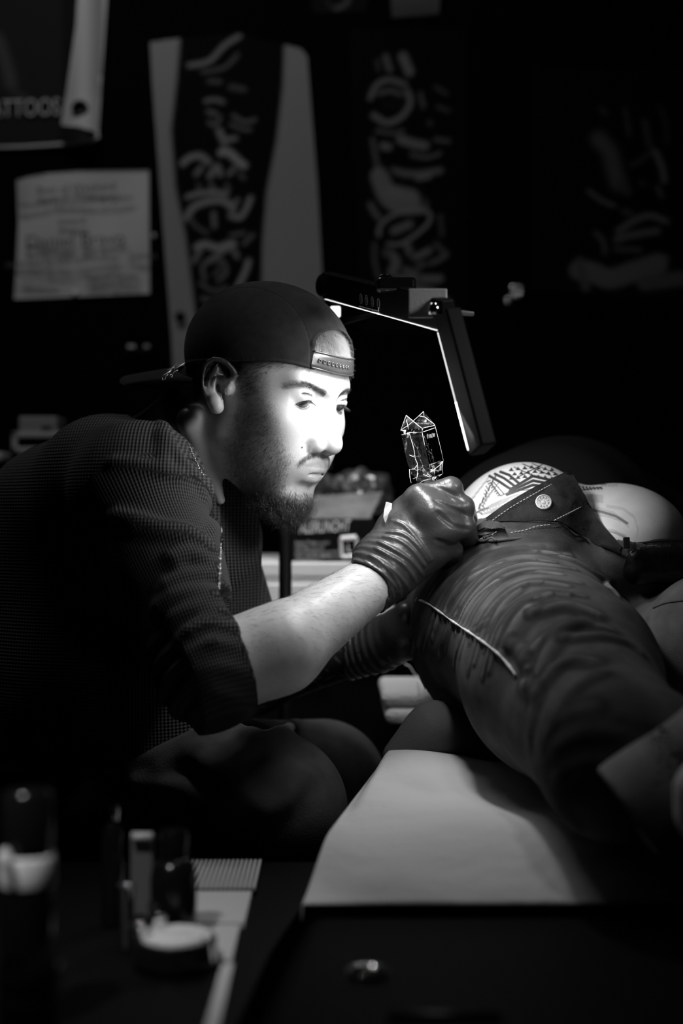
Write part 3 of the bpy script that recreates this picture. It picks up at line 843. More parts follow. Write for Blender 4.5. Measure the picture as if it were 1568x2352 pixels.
# ---- trousers
TF = [([(250,1778),(330,1745),(420,1712),(470,1690)],9),([(300,1800),(400,1810),(480,1850),(560,1860)],7),([(430,1722),(480,1760),(540,1800),(590,1850)],8),
      ([(560,1680),(620,1700),(680,1660)],8),([(360,1770),(420,1740),(470,1720)],5),([(600,1870),(650,1840),(700,1770)],8)]
def f_tr0(Q):
    d = rc(Q, P(140,1860,1.62), P(400,1850,1.54), .125, .100)
    d = su(d, rc(Q, P(400,1850,1.54), P(620,1860,1.45), .100, .075), .04)
    d = su(d, rc(Q, P(620,1860,1.45), np.array([-.15,1.50,.12]), .068, .050), .03)
    d = su(d, rc(Q, P(140,1860,1.66), P(740,1800,1.76), .120, .075), .03)
    d = su(d, rc(Q, P(740,1800,1.76), np.array([-.24,1.99,.12]), .068, .05), .03)
    return d
TF3 = [(cast(f_tr0, dens(pl, 16)[:,0], dens(pl, 16)[:,1], 1.1, 2.2).astype(F32), r*.001) for pl, r in TF]
def f_tr(Q):
    d = f_tr0(Q)
    for p, r in TF3:
        d = near(Q, p, .035, lambda z: chain(z, p, [r*.3]+[r*.9]*(len(p)-2)+[r*.3]), d, lambda a, b: su(a, b, .016))
    return d
V, Fc = sdfmesh(f_tr, (-.75,1.26,.06), (.14,2.1,.88), .005)
m_tr = mat('trouser_twill', .075, .95, mottle=.35, mscale=25, bumps=(('noise', 500, .0005),), spec=.1)
mkmesh('trousers', V, Fc, m_tr, ARTIST)
m_shoe = mat('shoe_leather', .01, .6, spec=.15)
def shoe(ax, ay, ang, parent):
    c_, s_ = math.cos(ang), math.sin(ang); R_ = np.array([[c_,-s_,0],[s_,c_,0],[0,0,1.]])
    def f(Q):
        q = (Q-np.array([ax,ay,0], F32)) @ R_.astype(F32)
        d = rc(q, (-.03,0,.048), (.14,0,.036), .040, .034); d = su(d, ell(q, (.16,0,.032), (.060,.044,.030)), .02)
        d = su(d, rc(q, (-.01,0,.06), (-.005,0,.12), .044, .046), .02); d = su(d, box_sdf(q, (.070,0,.010), (.145,.040,.010), .009), .004)
        return np.maximum(d, .0015-q[:,2])
    V, Fc = sdfmesh(f, (ax-.26,ay-.26,-.01), (ax+.26,ay+.26,.19), .005); return mkmesh('shoe', V, Fc, m_shoe, parent)
shoe(-.15, 1.50, .15, ARTIST); shoe(-.24, 1.99, .1, ARTIST)
# ================= the client on the couch =================
BEDZ = .72
KNEE = P(1425,1745,1.17)
def f_cskin(Q):
    d = ell(Q, P(1205,1215,1.62), (.078,.12,.076))
    d = su(d, rc(Q, P(1205,1235,1.66), P(1180,1300,2.05), .070, .09), .03)
    d = su(d, ell(Q, P(1410,1250,1.63), (.082,.13,.070)), .022)
    d = su(d, rc(Q, P(1180,1400,1.63), P(1300,1420,2.05), .115, .11), .05)
    d = su(d, rc(Q, P(1200,1420,1.58), KNEE, .080, .050), .04)
    d = su(d, rc(Q, P(1340,1275,1.72), P(1320,1300,2.05), .070, .09), .025)
    return d
HO2 = np.array([.21,2.30,.835])
def f_chead(Q):   # head resting on the couch, facing right like the belly
    q = Q-HO2.astype(F32); m = np.stack([q[:,0], -q[:,2], q[:,1]], 1)
    return m
def f_cskin2(Q):
    d = f_cskin(Q)
    w = np.nonzero(Q[:,1] > 2.0)[0]
    if len(w):
        m = f_chead(Q[w]); dh = su(f_head(m), rc(m, (-.01,0,-.04), (.0,0,-.16), .052, .058), .02)
        d = d.copy(); d[w] = su(d[w], dh, .02)
    return d
def f_cout(Q, g=0.0):
    d = ell(Q, P(1168,1432,1.62), (.117+g,.155+g,.110+g))
    d = su(d, rc(Q, P(1185,1425,1.56), P(1290,1560,1.38), .098+g, .088+g), .04)
    d = su(d, rc(Q, P(1290,1560,1.38), KNEE, .088+g, .064+g), .04)
    d = su(d, rc(Q, P(1390,1360,1.62), P(1500,1420,1.58), .060+g, .055+g), .05)
    d = su(d, rc(Q, P(1200,1540,1.62), P(1330,1560,1.60), .090+g, .09+g), .05)
    return d
# ---- jeans wrinkles, traced as raised folds: (picture polyline, radius mm)
JW = [([(948,1440),(965,1380),(1010,1320),(1075,1262),(1150,1238),(1240,1240)],4),([(962,1480),(985,1400),(1035,1335),(1100,1290),(1190,1262),(1290,1262)],3.5),
 ([(1000,1440),(1030,1380),(1080,1330),(1150,1296)],3),([(1060,1430),(1090,1380),(1140,1335)],3),([(1120,1470),(1150,1400),(1200,1350)],3),([(1012,1300),(1060,1262),(1120,1240)],3),
 ([(1150,1245),(1250,1252),(1350,1275),(1400,1320)],3.5),([(1250,1270),(1320,1290),(1380,1330),(1420,1370)],3),([(1230,1235),(1320,1246),(1410,1268)],4),
 ([(1212,1512),(1255,1470),(1320,1440),(1400,1450)],5),([(1232,1565),(1262,1500),(1300,1448),(1340,1430)],5),([(1240,1590),(1270,1545),(1310,1520),(1360,1522)],5),
 ([(1205,1570),(1235,1600),(1228,1640),(1222,1700)],5),([(1160,1500),(1190,1440),(1215,1400)],6),([(1230,1410),(1300,1395),(1370,1415)],4.5),([(1300,1470),(1380,1465),(1440,1480),(1470,1500)],4),
 ([(1270,1690),(1300,1660),(1360,1640)],6),([(1290,1720),(1350,1690),(1430,1700)],6),([(1300,1790),(1340,1760),(1420,1750),(1470,1720)],7),([(1300,1790),(1290,1830),(1310,1870)],6),
 ([(1090,1450),(1120,1430)],3),([(1010,1500),(1030,1450),(1050,1410)],3),([(1175,1480),(1200,1500),(1215,1540)],4),([(940,1540),(955,1470),(975,1420)],3),([(1380,1560),(1330,1600),(1290,1660)],4)]
def f_j0(Q):
    d = f_cout(Q)
    # waist is open: cut the jeans with a plane under the folded fly
    return d
CUT_N = np.array([.23,.45,.86]); CUT_N /= np.linalg.norm(CUT_N)
for k_ in range(17):
    t_ = k_/16; A_ = np.array([(938,1475),(980,1355),(1060,1264),(1160,1228),(1290,1236)], float); B_ = np.array([(1120,1560),(1150,1460),(1195,1400),(1260,1372),(1350,1385)], float)
    C_ = A_*(1-t_)+B_*t_+np.array([0, 6*math.sin(k_*2.3)]); a_ = .12*(k_ % 3); n_ = len(C_); C_ = dens(C_, 20); C_ = C_[int(len(C_)*a_*.8):int(len(C_)*(1-.1*((k_+1) % 3)))]
    JW.append((list(C_), 2.1+.5*math.sin(k_*1.7)))
JW3 = [(cast(f_j0, dens(pl, 14)[:,0], dens(pl, 14)[:,1], .95, 1.9).astype(F32), r*.001) for pl, r in JW]
JW3 = [(p[p[:,1] < 1.88], r) for p, r in JW3]; JW3 = [a for a in JW3 if len(a[0]) > 1]
SEAM = dens([(962,1378),(985,1388),(1040,1428),(1100,1468),(1150,1508),(1185,1552)], 10); SEAM3 = cast(f_j0, SEAM[:,0], SEAM[:,1], .95, 1.9).astype(F32)
def f_jeans(Q):
    d = f_j0(Q)
    for p, r in JW3:
        q = p+np.array([0, r*.1, 0], F32); kk = .0045 if r < .0033 else .011; rr = r*1.0*np.sqrt(np.sin(np.pi*(np.arange(len(q))+.5)/len(q)))
        d = near(Q, q, .03, lambda z: chain(z, q, rr), d, lambda a, b: su(a, b, kk))
    d = near(Q, SEAM3, .02, lambda z: chain(z, SEAM3, [.0022]*len(SEAM3)), d, lambda a, b: su(a, b, .003))
    return d
def f_shin(Q):
    d = rc(Q, KNEE, P(1730,1800,1.16), .058, .045)
    return d
def f_jeansall(Q):
    d = su(f_jeans(Q), f_shin(Q), .03)
    # other knee further right
    d2 = rc(Q, P(1640,1480,1.48), P(1560,1560,1.62), .075, .09)
    return su(d, d2, .03)
CL = empty('person', P(1200,1500,1.62)*np.array([1,1,0])+np.array([0,0,BEDZ]), 'client lying on side on the couch, jeans unbuttoned to bare a patterned tattooed hip', 'person')
# --- tattoo painted on the hip skin
def tattoo(V):
    X, Yp = topx(V); c = np.full(len(V), .62)
    fr = (V[:,1] < 1.70) & (V[:,2] > .9)
    ink = np.zeros(len(V))
    def line(pts, w, a=1.0):
        nonlocal ink
        ink = np.maximum(ink, a*sstep(w*.64+1.0, w*.64-.7, segd(X, Yp, pts)))
    def tri(p, a=1.0):
        nonlocal ink
        ink = np.maximum(ink, a*sstep(.8, -.8, sdpoly(X, Yp, p)))
    def T(zx, zy): return (1050+zx/3.027, 1030+zy/3.027)
    def L(w, *p, a=1.0): line([T(*q) for q in p], w/3.027, a)
    # chevron bands
    for k, dy in enumerate((0,32,62)):
        L(15, (380-k*18,270+dy*.7+8), (525,192+dy), (655,222+dy*.8), a=.97)
    L(15, (655,222), (735,190), a=.97); L(12, (640,246), (700,222), a=.95)
    for k, dx in enumerate((0,38,76)):
        L(15, (300-dx*1.0,163+dx*.38), (360-dx*.9,185+dx*.6), (425-dx*.75,240+dx*.55), a=.97)
    # triangle lattice
    for i in range(7):
        for j in range(3):
            x = 375+i*47+(j % 2)*23; y = 128+j*30+abs(i-3)*6
            if x > 680: continue
            tri([T(x,y-15), T(x+19,y+12), T(x-19,y+12)], .97)
    L(5, (455,108),(650,188)); L(5,(590,112),(420,200)); L(5,(395,130),(540,196)); L(4,(520,105),(700,180))
    # hatched diamonds left
    for k in range(8):
        L(8, (205+k*11,232+k*14), (228+k*9,222+k*14), a=.75); L(6, (200-k*7,262+k*26),(216-k*6,290+k*24), a=.8)
    for k in range(6):
        L(8, (150+k*22,420-k*42), (160+k*22,385-k*42), a=.9)
        L(5, (178+k*20,400-k*30), (205+k*18,330-k*20), a=.7)
    for k in range(5): L(9, (100+k*26,352-k*34), (122+k*26,330-k*34), a=.45)
    L(6, (230,240),(300,330)); L(5,(250,232),(325,318)); L(9, (118,455),(170,425),(215,415), a=.8); L(6, (300,330),(365,300),(440,292),(520,285), a=.8)
    # leaf contour lines under the bands
    for k in range(7):
        s_ = 1-k*.13
        pts = [(330+155*s_*math.cos(t)-10, 385+34*s_*math.sin(t)-62*s_*math.cos(t)) for t in np.linspace(0, 2*math.pi, 22)]
        L(4, *pts, a=.5)
    # strip behind the flap
    for k in range(9):
        L(9, (800+k*24,262+k*1.5), (812+k*24,292-k*1.5), a=.9)
    L(6, (790,240),(900,240),(1030,250), a=.8); L(6,(815,300),(900,285),(1000,270), a=.9)
    for k in range(16): L(4, (990+k*8,243+(k % 3)*8),(996+k*8,247+(k % 3)*8), a=.5)
    # brushy feather on the belly
    for k in range(9):
        L(9, (880+k*4,400+k*7), (980+k*10,412+k*8), (1080+k*9,440+k*9), (1150+k*5,490+k*7), a=.16+.05*(k % 3))
    for k in range(6):
        L(8, (1010+k*16,560+k*6), (1080+k*14,565+k*10), (1160+k*7,600+k*7), a=.30)
        L(7, (850,325+k*8),(930,322+k*9),(1010,330+k*9), a=.26)
    L(14, (900,420),(1000,440),(1100,470),(1180,520), a=.75); L(10,(1030,570),(1110,590),(1190,630), a=.6)
    for k in range(3): L(5, (1040,395+k*8),(1150,410+k*8),(1230,470+k*7),(1255,560+k*4),(1245,620), a=.22)
    c = c*(1-ink*.98)+.006*ink
    return np.where(fr, c, .62)
lo1 = (P(1040,1400,1.75)[0], 1.44, P(0,1300,1.6)[2]); hi1 = (P(1600,1000,1.75)[0]+.02, 1.86, P(0,1030,1.6)[2]+.02)
V1, F1 = sdfmesh(f_cskin, lo1, hi1, .0011)
V2, F2 = sdfmesh(f_cskin2, (.05,1.05,.70), (.62,2.50,1.12), .005)
ins = np.all((V2 > np.array(lo1)+.008) & (V2 < np.array(hi1)-.008), axis=1); F2 = F2[~ins[F2].all(1)]
V = np.concatenate([V1, V2])
mkmesh('body', V, np.concatenate([F1, F2+len(V1)]), m_skin, CL, True, {'col': tattoo(V)})
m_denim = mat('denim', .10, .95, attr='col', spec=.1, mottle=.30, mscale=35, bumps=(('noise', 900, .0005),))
# cut: jeans end at the waist line
WAIST = P(1150,1203,1.53)
def f_jcut(Q):
    d = su(f_jeansall(Q), f_cskin(Q)-.006, .01)
    return np.maximum(d, (Q-WAIST.astype(F32)) @ CUT_N.astype(F32))
V, Fc = sdfmesh(f_jcut, (.03,.98,.69), (.56,1.95,1.04), .0021)
fold_shading = np.zeros(len(V))
for p, r in JW3:   # light painted pale on the fold ridges, shade painted dark beside them
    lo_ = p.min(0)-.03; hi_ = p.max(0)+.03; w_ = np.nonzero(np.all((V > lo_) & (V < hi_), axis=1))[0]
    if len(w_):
        dd = chain(V[w_], p, [0]*len(p)); f_ = np.exp(-(dd/(r*1.0))**2)-.45*np.exp(-((dd-r*2.2)/(r*1.0))**2); fold_shading[w_] = np.where(np.abs(f_) > np.abs(fold_shading[w_]), f_, fold_shading[w_])
JEANS = mkmesh('jeans', V, Fc, m_denim, CL, attrs={'col': np.clip(.100+.105*fold_shading, .03, .24)})
m_denim_p = m_denim; m_denim = mat('plain_denim', .08, .95, spec=.1, mottle=.3, mscale=50, bumps=(('noise', 900, .0005),))
f_all = lambda Q: np.minimum(f_jeansall(Q), f_cskin(Q))
def patch(outline, off, thick, f=f_all, step=7, y0=1.1, y1=2.0, smooth_=True, lift=None):
    """cloth panel lying over the body: picture outline laid on the surface"""
    o = np.array(outline, float); lo_ = o.min(0); hi_ = o.max(0)
    nx = max(2, int((hi_[0]-lo_[0])/step)); ny = max(2, int((hi_[1]-lo_[1])/step))
    import bmesh
    bm = bmesh.new(); vs = [bm.verts.new((p[0], p[1], 0)) for p in o]; bm.faces.new(vs); bmesh.ops.triangulate(bm, faces=bm.faces[:])
    for k in range(1, nx): bmesh.ops.bisect_plane(bm, geom=bm.verts[:]+bm.edges[:]+bm.faces[:], plane_co=(lo_[0]+(hi_[0]-lo_[0])*k/nx,0,0), plane_no=(1,0,0))
    for k in range(1, ny): bmesh.ops.bisect_plane(bm, geom=bm.verts[:]+bm.edges[:]+bm.faces[:], plane_co=(0,lo_[1]+(hi_[1]-lo_[1])*k/ny,0), plane_no=(0,1,0))
    bm.verts.index_update(); W = np.array([v.co[:] for v in bm.verts]); Fc = [[v.index for v in q.verts] for q in bm.faces]
    be = [(e.verts[0].index, e.verts[1].index) for e in bm.edges if len(e.link_faces) == 1]; bm.free()
    S = cast(f, W[:,0], W[:,1], y0, y1); ok = S[:,1] < 1.72
    for i in np.nonzero(~ok)[0]:
        j = np.argmin(((W[ok,:2]-W[i,:2])**2).sum(1)); Yn = S[ok][j,1]; S[i] = P(W[i,0], W[i,1], Yn)
    n = len(S); E_ = np.array(sorted({tuple(sorted((q[i], q[(i+1) % len(q)]))) for q in Fc for i in range(len(q))})); g, _ = grad(f, S.astype(F32), .002)
    deg = np.bincount(E_.ravel(), minlength=n)[:,None]; y0_ = S[:,1].copy()
    def avg(M_):
        a_ = np.zeros_like(M_); np.add.at(a_, E_[:,0], M_[E_[:,1]]); np.add.at(a_, E_[:,1], M_[E_[:,0]]); return a_/deg
    for _ in range(12):
        a_ = avg(S); S[:,1] = np.minimum(.5*S[:,1]+.5*a_[:,1], y0_); g = .5*g+.5*avg(g)
    g /= np.linalg.norm(g, axis=1)[:,None]; g[:,1] -= .35; g /= np.linalg.norm(g, axis=1)[:,None]
    A = S+g*(off+thick); B_ = S+g*off
    Fo = Fc+[[i+n for i in q][::-1] for q in Fc]+[(a, b, b+n, a+n) for a, b in be]
    return np.concatenate([A, B_]), Fo
def relax(V, Fc, it=6, idx=None):
    return V
def lay(name, outline, m, parent, off=.001, thick=.003, f=f_all, step=7, lift=None, label=None, **k):
    V, Fo = patch(outline, off, thick, f, step, lift=lift, **k)
    import bmesh
    o = mkmesh(name, V, Fo, m, parent, True, label=label)
    bm = bmesh.new(); bm.from_mesh(o.data); bmesh.ops.recalc_face_normals(bm, faces=bm.faces[:])
    bm.to_mesh(o.data); bm.free(); o.data.update(); autosmooth(o, 50)
    return o
def f_flap(Q):   # support surface for the folded-down fly
    return np.minimum(f_all(Q), ell(Q, P(1290,1215,1.60), (.085,.075,.05)))
def T(zx, zy): return (1050+zx/3.027, 1030+zy/3.027)
def line3(pts, off, f, step=5): 
    p = dens([T(*q) for q in pts], step); S = cast(f, p[:,0], p[:,1], 1.1, 2.0); ok = S[:,1] < 1.72
    for i in np.nonzero(~ok)[0]:
        if ok.any(): j = np.argmin(((p[ok]-p[i])**2).sum(1)); S[i] = P(p[i,0], p[i,1], S[ok][j,1])
    return S-np.array([0,1,0])*off
m_denimd = mat('dark_denim', .025, .9, spec=.15, mottle=.5, mscale=60, bumps=(('noise', 700, .0007),))
m_stitch = mat('stitch_thread', .45, .8)
fly = lay('fly_flap', [T(215,495),T(350,400),T(500,312),T(640,238),T(745,190),T(768,215),T(830,320),T(880,385),T(950,480),T(1050,580),T(1145,680),T(1130,720),T(1060,700),T(880,640),T(740,540),T(690,515),T(560,512),T(340,515),T(250,520)], m_denimd, JEANS, .004, .004, f_flap, 9, label='unbuttoned dark inner face of the fly')
def stitches(pts, f, off, name='stitching', dash=.0026, gap=.0014, r=.0005, parent=JEANS):
    S = line3(pts, off, f, 3); seg = np.linalg.norm(np.diff(S, axis=0), axis=1); cum = np.concatenate([[0], np.cumsum(seg)]); mb = MB(); t = 0
    while t+dash < cum[-1]:
        a = np.array([np.interp(t, cum, S[:,k]) for k in range(3)]); b = np.array([np.interp(t+dash, cum, S[:,k]) for k in range(3)])
        mb.tube([a, b], r, 4); t += dash+gap
    return mb.build(name, m_stitch, parent, False)
stitches([(235,500),(360,412),(500,330),(640,252),(735,205)], f_flap, .0125)
stitches([(745,215),(800,310),(862,380)], f_flap, .0125); stitches([(660,500),(760,450),(868,395)], f_flap, .0125)
# button
def flat_disc(name, c, n, prof, m, parent, seg=40, label=None):
    M = Vector(n).to_track_quat('Z','Y').to_matrix().to_4x4(); mb = MB(); mb.lathe(prof, c, seg, M)
    return autosmooth(mb.build(name, m, parent, True, label=label), 50)
bc = cast(f_flap, *[np.array([v]) for v in T(590,383)], 1.1, 2.0)[0]-np.array([0,.009,-.001])
bn = np.array([-.10,-.93,.34]); bn /= np.linalg.norm(bn)
m_button = mat('brushed_metal', .62, .42, metal=.7, bumps=(('noise', 600, .0002),))
BUT = flat_disc('button', bc, bn, [(.0001,.0022),(.0016,.0021),(.0021,.0010),(.0036,.0010),(.0040,.0016),(.0068,.0016),(.0074,.0026),(.0083,.0024),(.0086,.0008),(.0086,-.001)], m_button, JEANS, label='round metal jeans button')
# raised lettering around the button
bM = Vector(bn).to_track_quat('Z','Y').to_matrix()
for k, ch in enumerate("JEANSWEAR"):
    a = math.radians(160-k*35); r = .0053
    ux = bM @ Vector((math.sin(a), -math.cos(a), 0)); uz = bM @ Vector((math.cos(a), math.sin(a), 0))
    pos = Vector(bc)+uz*r+Vector(bn)*.0017
    text('engraving', ch, pos, ux, uz, .0026, mat('dark_engraving', .12, .5, metal=.5) if k == 0 else bpy.data.materials['dark_engraving'], BUT, .0002, 'CENTER')
# waistband below, belt loop, zip
def f_wb(Q): return f_all(Q)-.002
wb = lay('waistband', [T(90,600),T(215,500),T(340,515),T(440,508),T(600,512),T(700,522),T(860,560),T(700,548),T(560,560),T(420,592),T(300,600),T(200,600),T(60,650),T(10,675)], m_denim, JEANS, .003, .0035, f_all, 8)
mb = MB(); mb.tube(line3([(20,665),(110,600),(215,560),(330,520),(480,508),(640,515),(840,548)], .006, f_all), .0016, 8); mb.build('waistband_edge', m_denim, JEANS, True)
mb = MB(); mb.tube(line3([(30,680),(90,655),(170,640),(250,640),(400,628),(600,612),(740,620)], .004, f_all), .0018, 8); mb.build('waistband_edge', m_denim, JEANS, True)
stitches([(20,680),(90,648),(200,615)], f_all, .0075); stitches([(90,590),(150,545),(215,512)], f_all, .0085); stitches([(365,585),(450,570),(550,540),(640,530)], f_all, .0085)
lp = lay('belt_loop', [T(205,530),T(265,512),T(320,520),T(352,560),T(352,605),T(285,600),T(268,570),T(230,560),T(150,605),T(100,620),T(150,580)], m_denim, JEANS, .010, .004, f_all, 6)
stitches([(230,600),(270,570)], f_all, .016)
mb = MB(); mb.tube(line3([(110,622),(160,618),(215,605),(250,580)], .012, f_all), .0016, 8); mb.tube(line3([(125,640),(180,640),(230,620),(262,640)], .008, f_all), .0014, 8); mb.build('loop_fold', m_denim, JEANS, True)
# zip teeth
for nm, pts in (('zipper_teeth', [(690,512),(750,560),(800,605),(850,615),(885,640)]), ('zipper_teeth', [(985,672),(1040,688),(1090,712),(1125,722)])):
    S = line3(pts, .012, f_flap, 2.2); mb = MB()
    for i in range(0, len(S)-1): mb.box(-np.array([.0007,.0009,.0011])+S[i], np.array([.0007,.0009,.0011])+S[i])
    mb.build(nm, m_silver, JEANS)
c0 = cast(f_flap, *[np.array([v]) for v in T(1158,650)], 1.1, 2.0)[0]-np.array([0,.012,0])
mb = MB(); mb.box(c0+np.array([-.0035,-.002,-.007]), c0+np.array([.0035,.002,.0055]), bev=.001); mb.build('zipper_slider', mat('zip_metal', .25, .35, metal=1.0), JEANS)
mb = MB(); mb.tube(line3([(1125,725),(1150,790),(1190,830),(1220,880),(1236,940)], .003, f_all), .0018, 6); mb.build('crotch_seam', m_denim, JEANS, True)
# rivet and loose threads of the pocket corner
c1 = cast(f_j0, np.array([962.]), np.array([1378.]), .95, 1.9)[0]
flat_disc('rivet', c1-np.array([.001,.003,0]), (-.5,-.8,.2), [(.0001,.002),(.002,.0018),(.0034,.0008),(.0036,-.001)], m_button, JEANS, 20)
S = cast(f_jeans, SEAM[:,0], SEAM[:,1], .95, 1.9)-np.array([0,.0008,0]); mb = MB(); mb.tube(S, [.0011+.0005*math.sin(i*1.7) for i in range(len(S))], 6); mb.build('side_seam', mat('worn_seam', .75, .9, mottle=.4, mscale=200), JEANS, True, label='frayed pale outer seam')
pl = dens([(928,1525),(940,1530),(952,1548),(965,1560),(976,1582)], 6); S = cast(f_j0, pl[:,0], pl[:,1], .95, 1.9)-np.array([0,.001,0]); mb = MB(); mb.tube(S, .0007, 5); mb.build('pocket_edge', bpy.data.materials['worn_seam'], JEANS, True)
pl = dens([(1500,1396),(1530,1384),(1575,1378)], 6); S = cast(f_jeansall, pl[:,0], pl[:,1], .95, 1.9)-np.array([0,.001,0]); mb = MB(); mb.tube(S, .0014, 5); mb.build('knee_seam', m_denim, JEANS, True)
# dark top, away from the hips
def f_top(Q):
    d = rc(Q, P(1290,1235,1.80), P(1300,1260,2.02), .128, .14)
    d = su(d, rc(Q, P(1180,1270,1.80), P(1180,1300,2.02), .110, .12), .04)
    d = su(d, rc(Q, P(1450,1300,1.85), P(1450,1310,2.02), .110, .12), .04)
    d = d+np.sin(Q[:,1]*60+Q[:,0]*30)*.003
    return np.maximum(d, 1.72+.05*np.sin(Q[:,0]*14)-Q[:,1])
V, Fc = sdfmesh(f_top, (.03,1.64,.70), (.72,2.58,1.18), .006)
m_top = mat('black_jersey', .010, .95, spec=.05, bumps=(('noise', 300, .0006),))
mkmesh('top', V, Fc, m_top, CL)
def f_chair(Q):
    m = f_chead(Q); d = ell(m, (-.018,0,.052), (.092,.084,.086)); return np.maximum(d, .035+.55*m[:,0]-m[:,2])
V, Fc = sdfmesh(f_chair, HO2-.15, HO2+.15, .005); mkmesh('hair', V, Fc, m_hair, CL)
# black pouch at the waist
def f_pouch(Q):
    return box_sdf(Q, P(1545,1290,1.52)+np.array([.015,0,0]), (.072,.030,.024), .018)+np.sin(Q[:,0]*120+Q[:,2]*60)*.0008
V, Fc = sdfmesh(f_pouch, P(1380,1360,1.56)-np.array([0,.09,0]), P(1720,1200,1.56)+np.array([0,.06,0]), .002)
PO = mkmesh('waist_pouch', V, Fc, mat('patent_leather', .006, .28, spec=.4, bumps=(('noise', 60, .002),)), None); tag(PO, 'small glossy black pouch with a zip lying against the bare belly', 'pouch')
S = cast(f_pouch, *[np.array(v) for v in zip(*dens([(1432,1262),(1470,1250),(1520,1244),(1600,1242)], 2.2))], 1.2, 1.8); mb = MB()
for i in range(len(S)): mb.box(S[i]-.0008, S[i]+.0008)
mb.build('zipper_teeth', m_silver, PO)
# second trouser leg end with its hem, crossing in front
def f_leg2(Q):
    a = P(1700,1690,1.09); b = P(1440,1868,1.09)
    d = rc(Q, a, b, .044, .038)
    ax = (b-a)/np.linalg.norm(b-a); t = (Q-b.astype(F32)) @ ax.astype(F32)
    d = d+np.sin(t*70+Q[:,2]*30)*.0022
    d = np.maximum(d, t); return np.where(t > -.06, np.maximum(d, -rc(Q, a, b, .040, .034)), d)
a_ = P(1700,1690,1.09); b_ = P(1440,1868,1.09)
V, Fc = sdfmesh(f_leg2, (.18,1.02,.70), (.36,1.16,.92), .0028)
LEG2 = mkmesh('trouser_hem', V, Fc, mat('light_denim', .34, .9, mottle=.2, mscale=40, bumps=(('noise', 800, .0005),)), CL, label='paler hem of the lower jeans leg')
# ================= couch, stool, lamp, machine =================
def edge(Y): return (-.2112+.16*Y) if Y > 1.035 else -.0456-.095*(1.035-Y)
def couch():
    root = empty('treatment_couch', (.42,1.45,0), 'padded black treatment couch the client lies on', 'couch')
    # the left side runs at a slight angle
    m_vinyl = mat('black_vinyl', .003, .6, spec=.05, bumps=(('noise', 120, .0008),))
    def slab(y0, y1, z0, z1, inset=0, bev=.02):
        import bmesh
        bm = bmesh.new()
        pts = [(edge(y0)+inset, y0+inset), (.95-inset, y0+inset), (.95-inset, y1-inset), (edge(y1)+inset, y1-inset)]
        vb = [bm.verts.new((x,y,z0)) for x,y in pts]; vt = [bm.verts.new((x,y,z1)) for x,y in pts]
        bm.faces.new(vb[::-1]); bm.faces.new(vt)
        for i in range(4): bm.faces.new((vb[i], vb[(i+1)%4], vt[(i+1)%4], vt[i]))
        bmesh.ops.bevel(bm, geom=bm.edges[:], offset=bev, segments=5, profile=.5, affect='EDGES'); bm.verts.index_update()
        V = [v.co[:] for v in bm.verts]; Fc = [[v.index for v in f.verts] for f in bm.faces]; bm.free(); return V, Fc
    V, Fc = slab(1.21, 2.50, BEDZ-.10, BEDZ-.004, bev=.024); autosmooth(mkmesh('mattress', V, Fc, m_vinyl, root, True), 60)
    V, Fc = slab(.60, 1.20, BEDZ-.10, BEDZ-.034, bev=.018); autosmooth(mkmesh('leg_cushion', V, Fc, m_vinyl, root, True), 60)
    V, Fc = slab(1.05, 2.46, BEDZ-.17, BEDZ-.10, .03, .008); autosmooth(mkmesh('frame', V, Fc, m_black, root, True), 60)
    mb = MB(); mb.box((.30,1.15,.05), (.62,1.85,BEDZ-.17), bev=.02); mb.build('pedestal', m_black, root)
    mb = MB(); mb.box((.18,.95,0), (.78,2.05,.05), bev=.015); mb.build('base', m_black, root)
    return root
couch()
# disposable sheet over the couch
def sheet():
    V = []; Fc = []; nx, ny = 130, 170; y0, y1 = 1.105, 2.44
    for j in range(ny+1):
        Y = y0+(y1-y0)*j/ny
        xl = -.2112+.16*Y+.004; xr = .93
        for i in range(nx+1):
            u = i/nx; x = xl+(xr-xl)*u**1.5
            w = math.sin(x*21+Y*9)*.0022+math.sin(Y*34+x*7+2*math.sin(x*9))*.0026+math.sin(x*55-Y*23)*.0009
            pile = .020*math.exp(-(((x-.10)/.09)**2+((Y-1.50)/.12)**2))+.010*math.exp(-(((x-.03)/.05)**2+((Y-1.40)/.10)**2))
            edge_ = sstep(0, .02, x-xl)
            z = BEDZ+.003+(w+.003+pile)*edge_*sstep(0, .03, Y-y0)-.030*(1-sstep(-.02, .13, Y-y0))
            if i == 0: z = BEDZ-.012-.030*(1-sstep(-.02, .13, Y-y0))
            V.append((x,Y,z))
    for j in range(ny):
        for i in range(nx):
            a = j*(nx+1)+i; Fc.append((a,a+1,a+nx+2,a+nx+1))
    o = mkmesh('couch_sheet', V, Fc, mat('paper_sheet', .62, .85, bumps=(('noise', 30, .004),)), None)
    md = o.modifiers.new('thickness', 'SOLIDIFY'); md.thickness = .0012; md.offset = 1
    tag(o, 'pale rumpled disposable sheet spread over the couch', 'sheet')
sheet()
# bolster cushion on the couch
def f_bol(Q):
    d = rc(Q, P(908,1735,1.50), P(995,1672,1.50), .010, .022)
    d = su(d, rc(Q, P(995,1678,1.51), P(1110,1760,1.58), .026, .048), .03)
    d = su(d, rc(Q, P(930,1755,1.51), P(1080,1780,1.55), .016, .030), .03)
    d = d+np.sin(Q[:,0]*50+Q[:,2]*60)*.001
    return np.maximum(d, (BEDZ+.008)-Q[:,2])
V, Fc = sdfmesh(f_bol, (.02,1.40,.70), (.24,1.72,.84), .0028)
o = mkmesh('bolster', V, Fc, mat('bolster_cloth', .10, .8, spec=.2, bumps=(('noise', 500, .0006),)), None); tag(o, 'small dark rounded bolster on the couch, just under the client hip', 'cushion')
